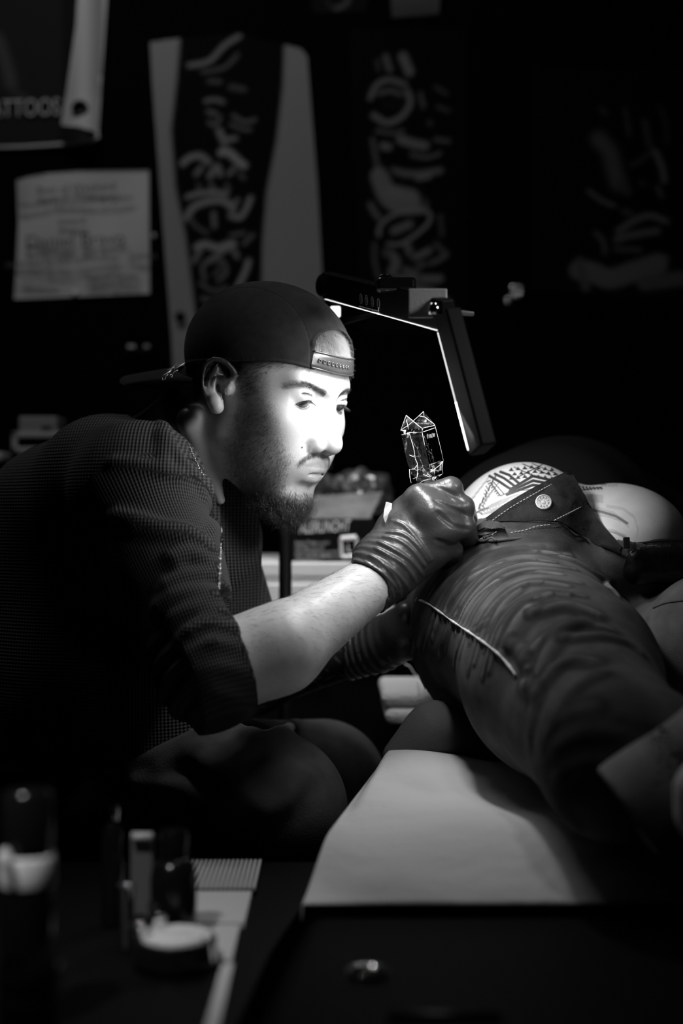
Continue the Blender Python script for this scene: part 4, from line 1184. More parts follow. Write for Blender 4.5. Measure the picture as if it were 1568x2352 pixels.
# artist's stool
def stool():
    root = empty('stool', (-.36,1.66,0), 'round black work stool under the seated artist', 'stool')
    mb = MB(); mb.lathe([(.02,.47),(.16,.47),(.178,.485),(.178,.515),(.16,.53),(.02,.533)], (-.36,1.66,0), 40); mb.build('seat', bpy.data.materials['black_vinyl'], root, True)
    mb = MB(); mb.tube([(-.36,1.66,.08),(-.36,1.66,.47)], .022, 16); mb.build('column', m_silver, root, True)
    for k in range(5):
        a = k*2*math.pi/5; e = (-.36+.17*math.cos(a), 1.66+.17*math.sin(a), .055)
        mb = MB(); mb.tube([(-.36,1.66,.10), e], [.018,.012], 8); L_ = mb.build('leg', m_black, root, True)
        mb = MB(); M = Matrix.Rotation(math.pi/2, 4, 'X'); mb.lathe([(.004,-.012),(.024,-.012),(.026,-.006),(.026,.006),(.024,.012),(.004,.012)], (e[0], e[1], .026), 16, M); mb.build('caster', m_black, L_, True)
stool()
# ---- lamp: open rectangular frame with light strips on the inner sides
m_led = mat('led_diffuser', .8, .4, emit=1.4)
m_sgrey = mat('grey_print', .28, .5); m_chrome = mat('chrome', .7, .12, metal=1.0)
LA = P(742,686,1.64); LB = P(1003,759,1.36); LC = P(1074,1034,1.33)
LD = LA+(LC-LB)
def area(name, loc, n, up, w, h, power, parent=None, spread=math.pi):
    l = bpy.data.lights.new(name, 'AREA'); l.shape = 'RECTANGLE'; l.size = w; l.size_y = h; l.energy = power; l.spread = spread
    o = bpy.data.objects.new(name, l); COL.objects.link(o)
    z = -Vector(n).normalized(); y = (Vector(up)-z*Vector(up).dot(z)).normalized(); x = y.cross(z)
    M = Matrix((x, y, z)).transposed().to_4x4(); M.translation = Vector(loc)
    if parent is not None: o.parent = parent; M = parent_world(parent).inverted() @ M
    o.matrix_basis = M; return o
def beam(mb, a, b, n, w, depth_v, d, bev=.002):
    """box beam from a to b, growing w along n and d along depth_v"""
    a = Vector(a); b = Vector(b); n = Vector(n).normalized(); v = Vector(depth_v).normalized(); t = (b-a)
    L_ = t.length; t.normalize(); M = Matrix((t, n, v)).transposed().to_4x4(); M.translation = a
    mb.box((0,0,0), (L_,w,d), M, bev)
def lamp():
    root = empty('work_lamp', (.30,1.95,0), 'black rectangular LED work lamp on a stand, its lit frame tilted over the hand', 'lamp')
    eu = LB-LA; eu /= np.linalg.norm(eu); ev = LC-LB; ev = ev-eu*np.dot(eu,ev)*0; ev /= np.linalg.norm(ev)
    nrm = np.cross(eu, ev); nrm /= np.linalg.norm(nrm)
    if nrm[1] < 0: nrm = -nrm     # towards the wall
    up = -(ev-eu*np.dot(eu,ev)); up /= np.linalg.norm(up); out = eu-ev*np.dot(eu,ev); out /= np.linalg.norm(out)
    mb = MB(); beam(mb, LA-eu*.004, LB+eu*.010, up, .030, nrm, .014); mb.build('top_bar', m_black, root)
    mb = MB(); beam(mb, LB-ev*.010, LC+ev*.006, out, .030, nrm, .016); mb.build('side_bar', m_black, root)
    # diffusers set into the inner edges
    mb = MB(); beam(mb, LA+eu*.004-up*.0005, LB-up*.0005, up, .0005, nrm, .012, .0004); mb.build('diffuser', m_led, root)
    mb = MB(); beam(mb, LB-out*.0004+ev*.002, LC-out*.0004, out, .0004, nrm, .010, .0004); mb.build('diffuser', m_led, root)
    # control buttons on the top bar
    fr = -nrm
    for k, (px, py) in enumerate(((842,680),(855,683),(869,687),(883,691))):
        t = (px-742)/(1003-742); c0 = LA+(LB-LA)*t+up*.0115+fr*.0006
        ring = MB(); ring.tube([c0+eu*.0034*math.cos(a)+up*.0052*math.sin(a) for a in np.linspace(0, 2*math.pi, 21)[:-1]], .00035, 5, closed=True)
        b = ring.build('button', m_sgrey, root, True)
        g = MB()
        if k in (0,3): g.tube([c0+eu*.0018*math.cos(a)+up*.0028*math.sin(a) for a in np.linspace(-1.1, 4.2, 12)], .0003, 4)
        elif k == 1: g.tube([c0+up*.003-eu*.001, c0-up*.001, c0+up*.003+eu*.001], .0003, 4); g.tube([c0-up*.003, c0-up*.0005], .0003, 4)
        else: g.tube([c0+eu*.0014*math.sin(a*2)+up*.0028*math.cos(a) for a in np.linspace(0, 2*math.pi, 14)], .0003, 4)
        g.build('symbol', m_sgrey, b, True)
    t0 = LA+(LB-LA)*.365+up*.0030+fr*.0008; t1 = LA+(LB-LA)*.54+up*.0034+fr*.0008
    mb = MB(); mb.tube([t0, t1, t1+up*.004+eu*.001], .0005, 5); mb.build('printed_line', mat('white_print', .6, .5), root)
    # clamp, hinge and knob on top
    def BP(px, py, d=.006):
        t = (px-742)/261.; return P(px, py, 1/((1-t)/1.64+t/1.36)-d)
    mb = MB(); c0 = BP(905,652); mb.box(c0+np.array([-.018,-.010,-.008]), c0+np.array([.022,.012,.006]), bev=.004); mb.build('clamp', mat('gloss_black', .006, .18, spec=.4), root)
    mb = MB(); c0 = BP(884,655,.018); mb.tube([c0+np.array([.012*math.cos(a)*.7,0,.010*math.sin(a)]) for a in np.linspace(0, math.pi, 10)], .0022, 8); mb.build('clamp_lever', bpy.data.materials['gloss_black'], root, True)
    mb = MB(); beam(mb, BP(890,676), BP(958,694), up, .010, nrm, .012); mb.build('housing', m_black, root)
    mb = MB(); c0 = BP(988,692,.008); mb.box(c0+np.array([-.021,-.002,-.016]), c0+np.array([.016,.001,.012]), bev=.001)
    hg = mb.build('hinge_plate', mat('grey_metal', .40, .45, metal=.6, bumps=(('noise', 300, .0003),)), root)
    c1 = BP(967,697,.012); mb = MB(); mb.lathe([(.0003,.0012),(.0020,.0010),(.0022,0),(.0022,-.002)], c1, 16, Matrix.Rotation(math.pi/2, 4, 'X')); mb.build('screw', m_black, hg, True)
    mb = MB(); c0 = BP(998,709,.016); mb.tube([c0+np.array([0,0,-.0052]), c0+np.array([0,0,.0052])], .0055, 20); mb.build('hinge_pin', m_chrome, root, True)
    mb = MB(); mb.tube([P(1018,716,1.37), P(1032,716,1.37), P(1085,721,1.39)], [.0035,.0030,.0024], 10); mb.build('bolt', mat('worn_metal', .22, .5, metal=.6, bumps=(('twill', 500, .0006),)), root, True)
    mb = MB(); mb.tube([P(748,640,1.62), P(800,643,1.62)], .0045, 12); mb.tube([P(738,655,1.64), P(805,660,1.62)], .013, 16); mb.build('pivot_knob', bpy.data.materials['gloss_black'], root, True)
    # arm to the stand behind
    mb = MB(); mb.tube([P(772,700,1.70), P(760,760,1.80), P(690,900,1.86), P(655,860,1.86)], .008, 10); mb.tube([P(790,740,1.72), P(880,715,1.66)], .003, 8); mb.build('arm', m_black, root, True)
    mb = MB(); c0 = P(770,716,1.69); mb.box(c0-.006, c0+.006, bev=.002); mb.build('light_block', m_led, root)
    mb = MB(); mb.tube([P(655,850,1.86), np.array([P(655,0,1.86)[0],1.86,.02])], .0085, 14); mb.build('stand', m_black, root, True)
    mb = MB(); mb.lathe([(.01,0),(.10,0),(.10,.015),(.09,.022),(.01,.025)], (P(655,0,1.86)[0],1.86,0), 36); mb.build('base', m_black, root, True)
    # the light of the strips
    mr = (LB+LC)/2; ml = (LA+LB)/2
    area('strip_light', mr-out*.006+nrm*.002, -out+nrm*.10-up*.75, ev, .030, .120, .58, root)
    area('strip_light', ml-up*.006+nrm*.010+eu*.04, -up+nrm*.05-eu*.2, eu, .020, .10, .80, root)
    return root
LAMP = lamp()
# ---- wrapped tattoo machine
def machine():
    root = empty('tattoo_machine', P(985,1100,1.50), 'tattoo machine wrapped in clear plastic film, held upright in the gloved hand', 'tattoo machine')
    def q(zx, zy, dy=0): return P(820+zx/5.003, 930+zy/5.003, 1.497+dy)
    tl, tm, tr, tb = q(505,325,.004), q(742,300,-.012), q(893,240,.012), q(650,250,.03)
    bl, bm_, br, bb = q(600,740,.004), q(855,700,-.012), q(985,650,.012), q(760,640,.03)
    mb = MB(); k = .94; cen_t = (tl+tm+tr+tb)/4; cen_b = (bl+bm_+br+bb)/4
    a = [cen_t+(p-cen_t)*k-np.array([0,0,.006]) for p in (tl,tm,tr,tb)]; b = [cen_b+(p-cen_b)*k for p in (bl,bm_,br,bb)]
    mb.add(a+b, [(0,1,2,3),(7,6,5,4),(0,4,5,1),(1,5,6,2),(2,6,7,3),(3,7,4,0)]); mb.build('battery_body', m_black, root)
    mb = MB(); mb.tube([cen_b, P(985,1150,1.512), P(1060,1225,1.520), P(1088,1236,1.525)], [.014,.011,.009,.0035], 16); mb.build('grip', m_black, root, True)
    mb = MB(); mb.tube([P(1088,1236,1.525), P(1096,1240,1.527)], [.0030,.0008], 10); mb.build('needle_tip', m_silver, root, True)
    # film bag
    film = bpy.data.materials.new('clear_film'); film.use_nodes = True; nt = film.node_tree; N = nt.nodes; L = nt.links
    for n_ in list(N): N.remove(n_)
    out = N.new('ShaderNodeOutputMaterial'); mx = N.new('ShaderNodeMixShader'); tr_ = N.new('ShaderNodeBsdfTransparent'); gl = N.new('ShaderNodeBsdfGlossy'); df = N.new('ShaderNodeBsdfTranslucent'); m2 = N.new('ShaderNodeMixShader')
    gl.inputs['Roughness'].default_value = .10; fr_ = N.new('ShaderNodeFresnel'); fr_.inputs['IOR'].default_value = 1.6
    tx = N.new('ShaderNodeTexCoord'); ns_ = N.new('ShaderNodeTexNoise'); ns_.inputs['Scale'].default_value = 90; L.new(tx.outputs['Object'], ns_.inputs['Vector'])
    bp = N.new('ShaderNodeBump'); bp.inputs['Distance'].default_value = .002; L.new(ns_.outputs['Fac'], bp.inputs['Height']); L.new(bp.outputs['Normal'], gl.inputs['Normal'])
    df.inputs['Color'].default_value = (.8,.8,.8,1); m2.inputs[0].default_value = .05; L.new(tr_.outputs[0], m2.inputs[1]); L.new(df.outputs[0], m2.inputs[2])
    L.new(fr_.outputs[0], mx.inputs[0]); L.new(m2.outputs[0], mx.inputs[1]); L.new(gl.outputs[0], mx.inputs[2]); L.new(mx.outputs[0], out.inputs['Surface'])
    pk1, pk2 = q(562,120,.012), q(762,75,.02)
    T_ = [q(500,290,.004), q(742,270,-.014), q(893,228,.014), q(650,215,.034)]
    ring = [T_[0], T_[1], T_[2], T_[3]]
    rows = [ring]
    for i, (zy, sh, k2) in enumerate(((345,12,1.0),(520,45,1.0),(640,72,1.0),(700,86,.98),(760,98,.95),(800,106,.86),(840,116,.82),(880,124,.74),(930,136,.68))):
        c = (ring[0]+ring[1]+ring[2]+ring[3])/4; base = q(694+sh,251+(zy-290),.008)
        rows.append([base+(p-c)*k2+np.array([math.sin(i*2.1+j)*.0012*(i > 3), 0, math.sin(i*1.3+j*2)*.0012*(i > 3)]) for j, p in enumerate(ring)])
    V = [p for r_ in rows for p in r_]; Fc = []
    for i in range(len(rows)-1):
        for j in range(4): Fc.append((i*4+j, i*4+(j+1)%4, (i+1)*4+(j+1)%4, (i+1)*4+j))
    n = len(V); V += [pk1, pk2]; Fc += [(0,1,n),(0,n,3),(1,2,n+1),(2,3,n+1),(1,n+1,3),(1,3,n)]
    bag = mkmesh('film_sleeve', V, Fc, film, root, False, label='clear plastic film with bright creases')
    cr = mat('film_crease', .85, .25, spec=.9)
    mb = MB()
    for pts, r in (([(500,290),(562,120)],.00035),([(562,120),(742,270)],.0009),([(500,290),(600,225),(715,120),(762,75)],.0005),([(762,75),(768,130)],.0004),([(715,128),(775,140),(893,228)],.0008),
                   ([(742,270),(893,235)],.0006),([(500,293),(560,296)],.0007),([(510,345),(620,318),(745,315),(890,265)],.0007),([(565,170),(600,330),(650,500),(668,620)],.0006),
                   ([(668,620),(690,670),(694,760),(680,870)],.0006),([(745,275),(752,350),(775,450),(820,590),(850,690)],.0010),([(598,575),(655,600)],.0007),([(600,745),(650,745),(690,690)],.0006),
                   ([(893,235),(960,500),(992,650)],.0003),([(780,820),(880,745),(940,700),(985,655)],.0006),([(760,800),(830,830),(900,790)],.0006),([(905,745),(935,770),(935,745)],.0007),
                   ([(600,740),(605,830),(620,900)],.0006),([(985,660),(975,730),(985,790)],.0004),([(700,910),(760,870),(850,850)],.0004),([(640,850),(690,830),(700,780)],.0004),([(960,660),(985,650)],.0008)):
        mb.tube([q(x_, y_, -.010 if 600 < x_ < 900 else 0) for x_, y_ in pts], r*.42, 5)
    mb.build('film_creases', cr, bag, True)
    mb = MB()
    for k in range(3): c0 = q(822+k*26, 370-k*12, -.001); mb.box(c0-np.array([.0016,.0003,.0018]), c0+np.array([.0016,.0003,.0018]))
    mb.build('display_digits', mat('dim_display', .08, .5), root)
machine()
# torn tissue tucked in the glove
mb = MB(); S = [P(*p) for p in ((886,1153,1.478),(898,1156,1.474),(897,1170,1.470),(890,1182,1.468),(884,1200,1.468),(880,1188,1.474),(882,1170,1.478))]
mb.poly(S, np.array([.001,.003,0])); o = mb.build('tissue_scrap', m_white, None, False); tag(o, 'small white scrap of tissue stuck to the glove near the thumb', 'tissue')
# ================= room shell =================
m_wall = mat('black_wall', .0015, .9, spec=.03, bumps=(('noise', 80, .001),)); m_floor = mat('dark_floor', .006, .7, spec=.08)
WY = 2.55
def shell(name, lo, hi, m):
    mb = MB(); mb.box(lo, hi); o = mb.build(name, m, None); o['kind'] = 'structure'; return o
shell('floor', (-1.9,-1.0,-.05), (1.9,WY+.1,0), m_floor); shell('ceiling', (-1.9,-1.0,2.6), (1.9,WY+.1,2.65), m_wall)
shell('wall_back', (-1.9,WY,0), (1.9,WY+.1,2.6), m_wall); shell('wall_left', (-1.9,-1.0,0), (-1.8,WY,2.6), m_wall); shell('wall_right', (1.8,-1.0,0), (1.9,WY,2.6), m_wall)
shell('wall_front', (-1.8,-1.0,0), (1.8,-.9,2.6), m_wall); shell('baseboard_back', (-1.8,WY-.015,0), (1.8,WY,.09), m_black)
WF = WY-.0002
def W(px, py, d=0.0): return P(px, py, WF-d)
def strokes(X, Y, c, lst):
    for a in lst:
        pts, w, v = a[0], a[1], a[2]; soft = a[3] if len(a) > 3 else 5
        k = sstep(w*.5+soft, w*.5-soft, segd(X, Y, dens(pts, 8) if len(pts) > 2 else pts)); c = c*(1-k)+v*k
    return c
def panel(outline, step, bulge, name, m, parent, paint, d0=.0, thick=.0012, label=None):
    """a print: outline in picture space set on the wall, painted through a per-point tone"""
    o = np.array(outline, float); lo_ = o.min(0); hi_ = o.max(0); import bmesh
    bm = bmesh.new(); bm.faces.new([bm.verts.new((p[0], p[1], 0)) for p in o]); bmesh.ops.triangulate(bm, faces=bm.faces[:])
    for ax in (0, 1):
        n_ = int((hi_[ax]-lo_[ax])/step)
        for k in range(1, n_):
            co_ = [0,0,0]; co_[ax] = lo_[ax]+(hi_[ax]-lo_[ax])*k/n_; no = [0,0,0]; no[ax] = 1
            bmesh.ops.bisect_plane(bm, geom=bm.verts[:]+bm.edges[:]+bm.faces[:], plane_co=co_, plane_no=no)
    bm.verts.index_update(); Wd = np.array([v.co[:] for v in bm.verts]); Fc = [[v.index for v in q.verts] for q in bm.faces]
    be = [(e.verts[0].index, e.verts[1].index) for e in bm.edges if len(e.link_faces) == 1]; bm.free()
    X, Y = Wd[:,0], Wd[:,1]; dd = d0+bulge(X, Y)
    A = np.stack([(X-784)*(WF-dd)/FPX, WF-dd, CAMZ-(Y-1176)*(WF-dd)/FPX], 1); n = len(A); Bq = A+np.array([0,thick,0]); Bq[:,1] = np.minimum(Bq[:,1], WY-.0001)
    c = paint(X, Y)
    return mkmesh(name, np.concatenate([A,Bq]), Fc+[[i+n for i in q][::-1] for q in Fc]+[(a,b,b+n,a+n) for a,b in be], m, parent, True, {'col': np.concatenate([c, np.full(n, .5)])}, label=label)
m_print = mat('printed_vinyl', .5, .8, attr='col', spec=.08)
flat = lambda X, Y: 0*X+.001
# 1 banner top left with curled pale edge
def b1(X, Y): return np.where(X > 140, .035*np.sin(np.clip((X-140)/100, 0, 1)*math.pi)+.010*sstep(200, 330, Y), .004+0*X)
BAN = tag(panel([(-60,-40),(182,-40),(175,60),(150,220),(138,288),(225,312),(200,328),(0,342),(-60,345)], 8, b1, 'banner', m_print, None,
   lambda X, Y: strokes(X, Y, 0*X+.012, [([(-5,90),(15,150),(25,190)],26,.045,14),([(30,210),(60,225)],14,.03,8)])), 'dark studio banner reading TATTOOS with a curled pale right edge, top left of the wall', 'banner')
panel([(180,-40),(248,-40),(240,80),(232,200),(226,312),(212,300),(180,291),(140,287),(152,215),(174,60)], 7, b1, 'curled_edge', m_print, BAN, lambda X, Y: np.where(np.hypot(X-183, Y-249) < 11, .01, .42), .004, label='pale curled margin')
text('lettering', 'ATTOOS', W(-22,252,.012), (1,0,.035), (0,0,1), .043, m_sgrey, BAN, .0003, sx=.73)
mb = MB(); mb.tube([W(-60,341,.008), W(60,337,.008), W(150,331,.012), W(205,324,.025), W(228,314,.030)], .0028, 8); mb.build('hem', mat('pale_hem', .42, .7), BAN, True)
mb = MB(); mb.lathe([(.008,0),(.010,.002),(.014,.002),(.015,0)], W(183,249,.042), 24, Matrix.Rotation(math.pi/2, 4, 'X')); mb.build('grommet', m_black, BAN, True)
# 2 certificate
CERT = tag(panel([(38,412),(90,400),(180,392),(342,390),(343,540),(344,674),(200,680),(32,687),(38,600),(42,510)], 9, lambda X, Y: .004+.012*sstep(120, 30, X)*sstep(500, 400, Y)+.003*np.sin(X*.03+Y*.02), 'certificate', m_print, None,
   lambda X, Y: .40+.05*sstep(90, 40, np.hypot(X-200, (Y-540)*.7))), 'pale paper certificate with six printed lines pinned to the wall', 'certificate')
m_ink = mat('print_ink', .06, .7)
for body_, px_, py_, sz_, sl_ in (('Best of Weekend',175,433,.020,.06),('Second Placement of Color',176,463,.0185,.07),('award',165,508,.020,.04),('Daniel Bravo',173,553,.034,.05),
                                   ('awarded by the committee   Tattoo',186,597,.0185,.06),('convention of tattoo artists',185,614,.011,.05),('signature',90,640,.017,.05),('Tattoo Show',255,636,.018,.02),('official seal of jury',262,648,.013,.02)):
    text('printed_line', body_, W(px_,py_,.018), (1,0,sl_), (0,0,1), sz_, m_ink if py_ not in (614,640) else m_sgrey, CERT, .0003, 'CENTER')
mb = MB(); mb.lathe([(.001,.004),(.004,.003),(.006,.0)], W(172,673,.008), 16, Matrix.Rotation(math.pi/2, 4, 'X')); mb.build('pin', m_white, CERT, True)
# 3 big sleeve print
DK = .0015
def p3(X, Y):
    c = 0*X+.20
    arm = [(415,60),(405,180),(392,300),(402,430),(425,540),(438,640),(452,760),(600,760),(603,560),(613,440),(636,320),(650,200),(655,60)]
    k = sstep(5, -5, sdpoly(X, Y, arm)); ink = 0*X+DK
    G = lambda v: v*.20
    ink = strokes(X, Y, ink, [([(435,150),(480,140),(515,105),(550,82)],9,G(.9)),([(465,165),(515,155),(545,125)],6,G(.5)),([(480,186),(505,188)],7,G(.5)),([(530,200),(560,205)],12,G(.3)),
      ([(472,232),(492,228),(512,234)],7,G(.9)),([(478,256),(495,262)],9,G(.6)),([(535,265),(560,280),(585,275)],5,G(.8)),([(530,285),(555,296),(575,298)],5,G(.7)),([(480,280),(495,288),(505,270)],7,G(.6)),
      ([(505,300),(515,320),(540,318)],9,G(1.0)),([(508,350),(525,350),(545,368),(560,380)],16,G(1.2)),([(420,375),(435,362),(460,358),(478,372)],13,G(1.0)),([(500,300),(520,345)],7,G(.9)),
      ([(450,400),(462,385)],10,G(.8)),([(482,405),(498,382),(505,400)],12,G(.9)),([(525,400),(540,385)],9,G(.8)),([(550,400),(560,410)],6,G(.6)),([(455,425),(460,440)],7,G(.5)),([(485,425),(490,440)],9,G(.6)),([(520,425),(525,440)],8,G(.5)),
      ([(430,452),(460,444),(500,442),(518,446)],9,G(1.2)),([(428,500),(445,475),(480,462),(515,462),(535,480)],14,G(1.0)),([(530,495),(550,500),(565,480),(575,455)],11,G(1.1)),([(535,470),(545,460)],9,G(.9)),
      ([(490,490),(492,520)],9,G(.8)),([(435,500),(450,520),(475,535)],7,G(.5)),([(530,540),(560,535)],7,G(.6)),([(560,560),(580,540)],8,G(.6)),
      ([(452,568),(470,560),(500,570),(520,562),(535,560)],14,G(1.2)),([(480,600),(500,585),(530,570),(545,590)],9,G(.9)),([(445,600),(460,575)],10,G(.8)),([(470,640),(465,610),(490,595),(510,600),(520,625),(500,645)],6,G(.8)),
      ([(500,610),(505,625),(490,630)],5,G(.6)),([(545,660),(565,620),(570,600)],11,G(1.2)),([(460,650),(490,668),(520,660)],6,G(.7)),([(465,685),(490,690),(530,670)],7,G(.7))])
    return c*(1-k)+ink*k
PO3 = tag(panel([(344,96),(412,87),(540,74),(660,104),(692,112),(705,130),(715,260),(728,420),(740,640),(745,900),(560,930),(400,900),(392,755),(372,500),(350,200)], 6, lambda X, Y: .001+.003*(1+np.sin(Y*.008)), 'poster', m_print, None, p3), 'tall poster of a tattooed arm with skull and roses on pale ground', 'poster', 'tattooed arm posters on the back wall')
mb = MB(); mb.lathe([(.001,.001),(.009,.002),(.010,0)], W(414,728,.012), 20, Matrix.Rotation(math.pi/2, 4, 'X')); mb.build('grommet', m_black, PO3, True)
# 4 sleeve print with a face
def p4(X, Y):
    G = lambda v: v*.13; c = 0*X+.001
    return strokes(X, Y, c, [([(885,130),(895,160)],12,G(.8)),([(925,130),(940,165)],20,G(1.0)),([(865,140),(870,160)],8,G(.4)),([(850,225),(865,195),(895,183),(930,195)],10,G(1.1)),([(858,265),(890,282),(925,265),(942,235),(935,210)],12,G(1.1)),
      ([(870,215),(895,208),(920,216)],9,G(.8)),([(890,240),(910,238)],30,.006),([(865,300),(905,306),(925,300)],6,G(.9)),([(880,335),(892,338)],16,G(1.0)),([(855,320),(862,360),(868,390)],9,G(.7)),([(920,320),(950,330),(975,335)],20,G(1.0)),([(965,215),(972,245)],8,G(.7)),
      ([(985,280),(990,285)],8,G(.5)),([(1000,200),(1025,215)],7,G(.5)),([(1005,245),(1030,255)],7,G(.5)),([(1000,320),(1030,325)],9,G(.7)),([(945,355),(980,362),(1010,352)],7,G(.9)),([(900,392),(950,400),(1010,392)],14,G(.9)),([(960,410),(985,405)],10,G(1.2)),
      ([(872,405),(890,450),(920,470),(960,470)],42,G(1.0)),([(880,375),(905,405),(935,415)],12,.006),([(965,420),(972,470)],10,.006),([(900,440),(945,450)],30,G(1.15)),([(850,470),(862,490),(870,500)],12,G(.8)),
      ([(870,540),(872,520),(900,495),(950,483),(985,488),(985,510),(960,535),(920,560),(890,560)],8,G(1.3),3),([(905,530),(940,515)],18,G(.9)),([(890,580),(910,600),(900,625)],20,G(.9)),([(935,565),(950,590),(985,575)],14,G(1.0)),([(960,610),(1000,600),(1025,585)],10,G(.8)),
      ([(930,620),(960,630)],14,G(.8)),([(1000,560),(1020,580)],10,G(.6)),([(1010,495),(1015,540)],8,G(.5)),([(915,640),(980,640),(1010,640)],16,G(1.0)),([(930,665),(990,675),(1005,700)],28,G(.9)),([(1020,690),(1030,705)],20,G(.7)),([(885,560),(895,600)],6,.01),([(955,560),(940,600)],6,.01),([(990,590),(960,640)],6,.01),([(870,640),(860,600),(860,560)],8,G(.6))])
tag(panel([(800,60),(1070,60),(1070,760),(830,760),(815,500)], 6, flat, 'poster', m_print, None, p4, 0), 'dark poster of a tattooed arm with a big eye and a ring, above the lamp', 'poster', 'tattooed arm posters on the back wall')
# 5 faint portrait print on the right
def p5(X, Y):
    G = lambda v: v*.075; c = 0*X+.001
    return strokes(X, Y, c, [([(1375,320),(1400,350),(1410,390),(1420,420)],36,G(.8),16),([(1435,250),(1445,310)],7,G(.7)),([(1450,380),(1480,362),(1500,340)],6,G(.8)),([(1505,350),(1520,385),(1525,415)],13,G(1.3)),([(1510,430),(1518,450)],9,G(1.0)),([(1515,245),(1530,290),(1530,330)],5,G(.6)),
      ([(1352,438),(1380,460),(1410,472)],8,G(1.3)),([(1430,485),(1450,490)],8,G(.9)),([(1420,530),(1450,510),(1490,495),(1530,508)],12,G(1.4)),([(1415,550),(1450,540),(1510,530)],14,G(1.2)),([(1368,535),(1385,555),(1388,580)],10,G(.9)),([(1412,572),(1470,574)],9,G(.9)),
      ([(1480,280),(1490,330)],14,G(.5)),([(1380,250),(1390,260)],14,G(.4)),([(1470,420),(1480,422)],7,G(.7)),([(1430,420),(1440,440)],20,G(.5)),([(1330,620),(1360,625),(1400,640),(1450,625),(1510,605)],46,G(1.15)),([(1480,650),(1560,640)],36,G(.8)),([(1330,600),(1345,660)],20,G(.8)),([(1460,610),(1530,590)],10,G(1.1))])
tag(panel([(1230,150),(1620,150),(1620,690),(1340,672),(1230,660)], 7, flat, 'poster', m_print, None, p5, 0), 'very dark poster with a faint portrait and praying hands, far right of the wall', 'poster')
# 6 pieces of prints at the top
tag(panel([(892,-60),(1010,-60),(1008,32),(900,40)], 8, flat, 'picture', m_print, None, lambda X, Y: .05+.03*sstep(40, -20, Y), .002), 'grey print cut off by the top of the picture, right of the centre', 'picture')
tag(panel([(700,-70),(860,-70),(840,26),(720,30)], 6, flat, 'picture', m_print, None, lambda X, Y: strokes(X, Y, 0*X+.006, [([(770,20),(790,12),(800,0)],6,.12),([(750,0),(760,18)],6,.03)]), .002), 'dark print with one pale curl, cut off by the top of the picture', 'picture')
# wall hook, chrome
HK = empty('wall_hook', W(1187,668), 'small chrome hook with a ball end on the dark wall right of the lamp', 'hook')
mb = MB(); M = Matrix.Rotation(math.pi/2, 4, 'X'); mb.lathe([(.005,.0),(.006,.006),(.010,.008),(.014,.006),(.015,0)], W(1187,668,.004), 28, M); mb.build('rosette', m_chrome, HK, True)
mb = MB(); mb.lathe([(.0085*math.sin(t), -.0085*math.cos(t)) for t in np.linspace(.05, 3.09, 14)], W(1166,690,.03), 20); mb.build('ball', m_chrome, HK, True)
mb = MB(); mb.tube([W(1187,675,.004), W(1178,690,.022), W(1168,690,.03)], .003, 8); mb.build('arm', m_chrome, HK, True)
SC = empty('wall_screw', W(353,541), 'tiny screw head on the wall right of the certificate', 'screw'); mb = MB(); mb.lathe([(.001,.002),(.004,.0015),(.005,0)], W(353,541,0), 14, M); mb.build('head', m_sgrey, SC, True)
# ================= counter with glove box behind =================
CT = empty('white_counter', (-.05,2.28,0), 'cabinet with white drawers over a black base behind the artist, carrying the glove box', 'cabinet')
cy = 2.05; zt = P(0,1292,cy)[2]
mb = MB(); mb.box((P(592,0,cy)[0]-.25,cy+.01,.05), (P(905,0,cy)[0],cy+.38,zt-.125), bev=.004); mb.build('body', m_black, CT)
mb = MB(); mb.box((P(592,0,cy)[0]-.25,cy+.01,zt-.122), (P(905,0,cy)[0],cy+.38,zt-.02), bev=.004); mb.build('drawer_case', m_white, CT)
mb = MB(); mb.box((P(592,0,cy)[0]-.26,cy,zt-.02), (P(912,0,cy)[0],cy+.39,zt), bev=.003); mb.build('worktop', m_white, CT)
mb = MB(); mb.box((P(592,0,cy)[0]-.24,cy+.03,0), (P(900,0,cy)[0],cy+.36,.05)); mb.build('plinth', m_black, CT)
for k in range(2):
    x0 = P(592,0,cy)[0]-.245+k*.225; mb = MB(); mb.box((x0,cy-.008,zt-.115), (x0+.215,cy+.01,zt-.03), bev=.003); dr = mb.build('drawer', m_white, CT)
    mb = MB(); mb.tube([(x0+.08,cy-.02,zt-.075),(x0+.135,cy-.02,zt-.075)], .004, 8); mb.build('handle', m_chrome, dr, True)
GB = empty('glove_box', P(760,1300,cy+.05), 'black box of size L gloves with an open pale top, on the white cabinet', 'box')
gy = cy+.02
a0 = P(672,1300,gy); a1 = P(862,1296,gy)
mb = MB(); mb.box((a0[0]-.01,gy,zt+.001), (a1[0],gy+.09,P(0,1192,gy)[2]), bev=.002); mb.build('carton', m_black, GB)
mb = MB(); z_ = P(0,1192,gy)[2]; mb.add([(a0[0]-.01,gy,z_+.001),(a1[0]-.008,gy,z_+.001),(a1[0]+.012,gy+.06,z_+.040),(a0[0]+.03,gy+.06,z_+.034)], [(0,1,2,3)])
o = mb.build('flap', mat('carton_inside', .13, .8, mottle=.4, mscale=30), GB); o.modifiers.new('t', 'SOLIDIFY').thickness = .001
text('brand_lettering', 'ALERUNOHT', P(688,1214,gy-.001), (1,0,.05), (.12,0,1), .024, m_white, GB, .0003, sx=.52)
for k, (t_, u_) in enumerate((('latex free','powder'),('nitrile','textured'),('examination','disposable'),('non sterile glove','100 pieces'),('single use','black'))):
    text('small_print', t_, P(677,1247+k*10.5,gy-.001), (1,0,.03), (0,0,1), .0078, mat('small_white', .45, .6) if k == 0 else bpy.data.materials['small_white'], GB, .0002)
    text('small_print', u_, P(677+[42,24,58,62,32][k],1247+k*10.5,gy-.001), (1,0,.03), (0,0,1), .0078, m_sgrey, GB, .0002)
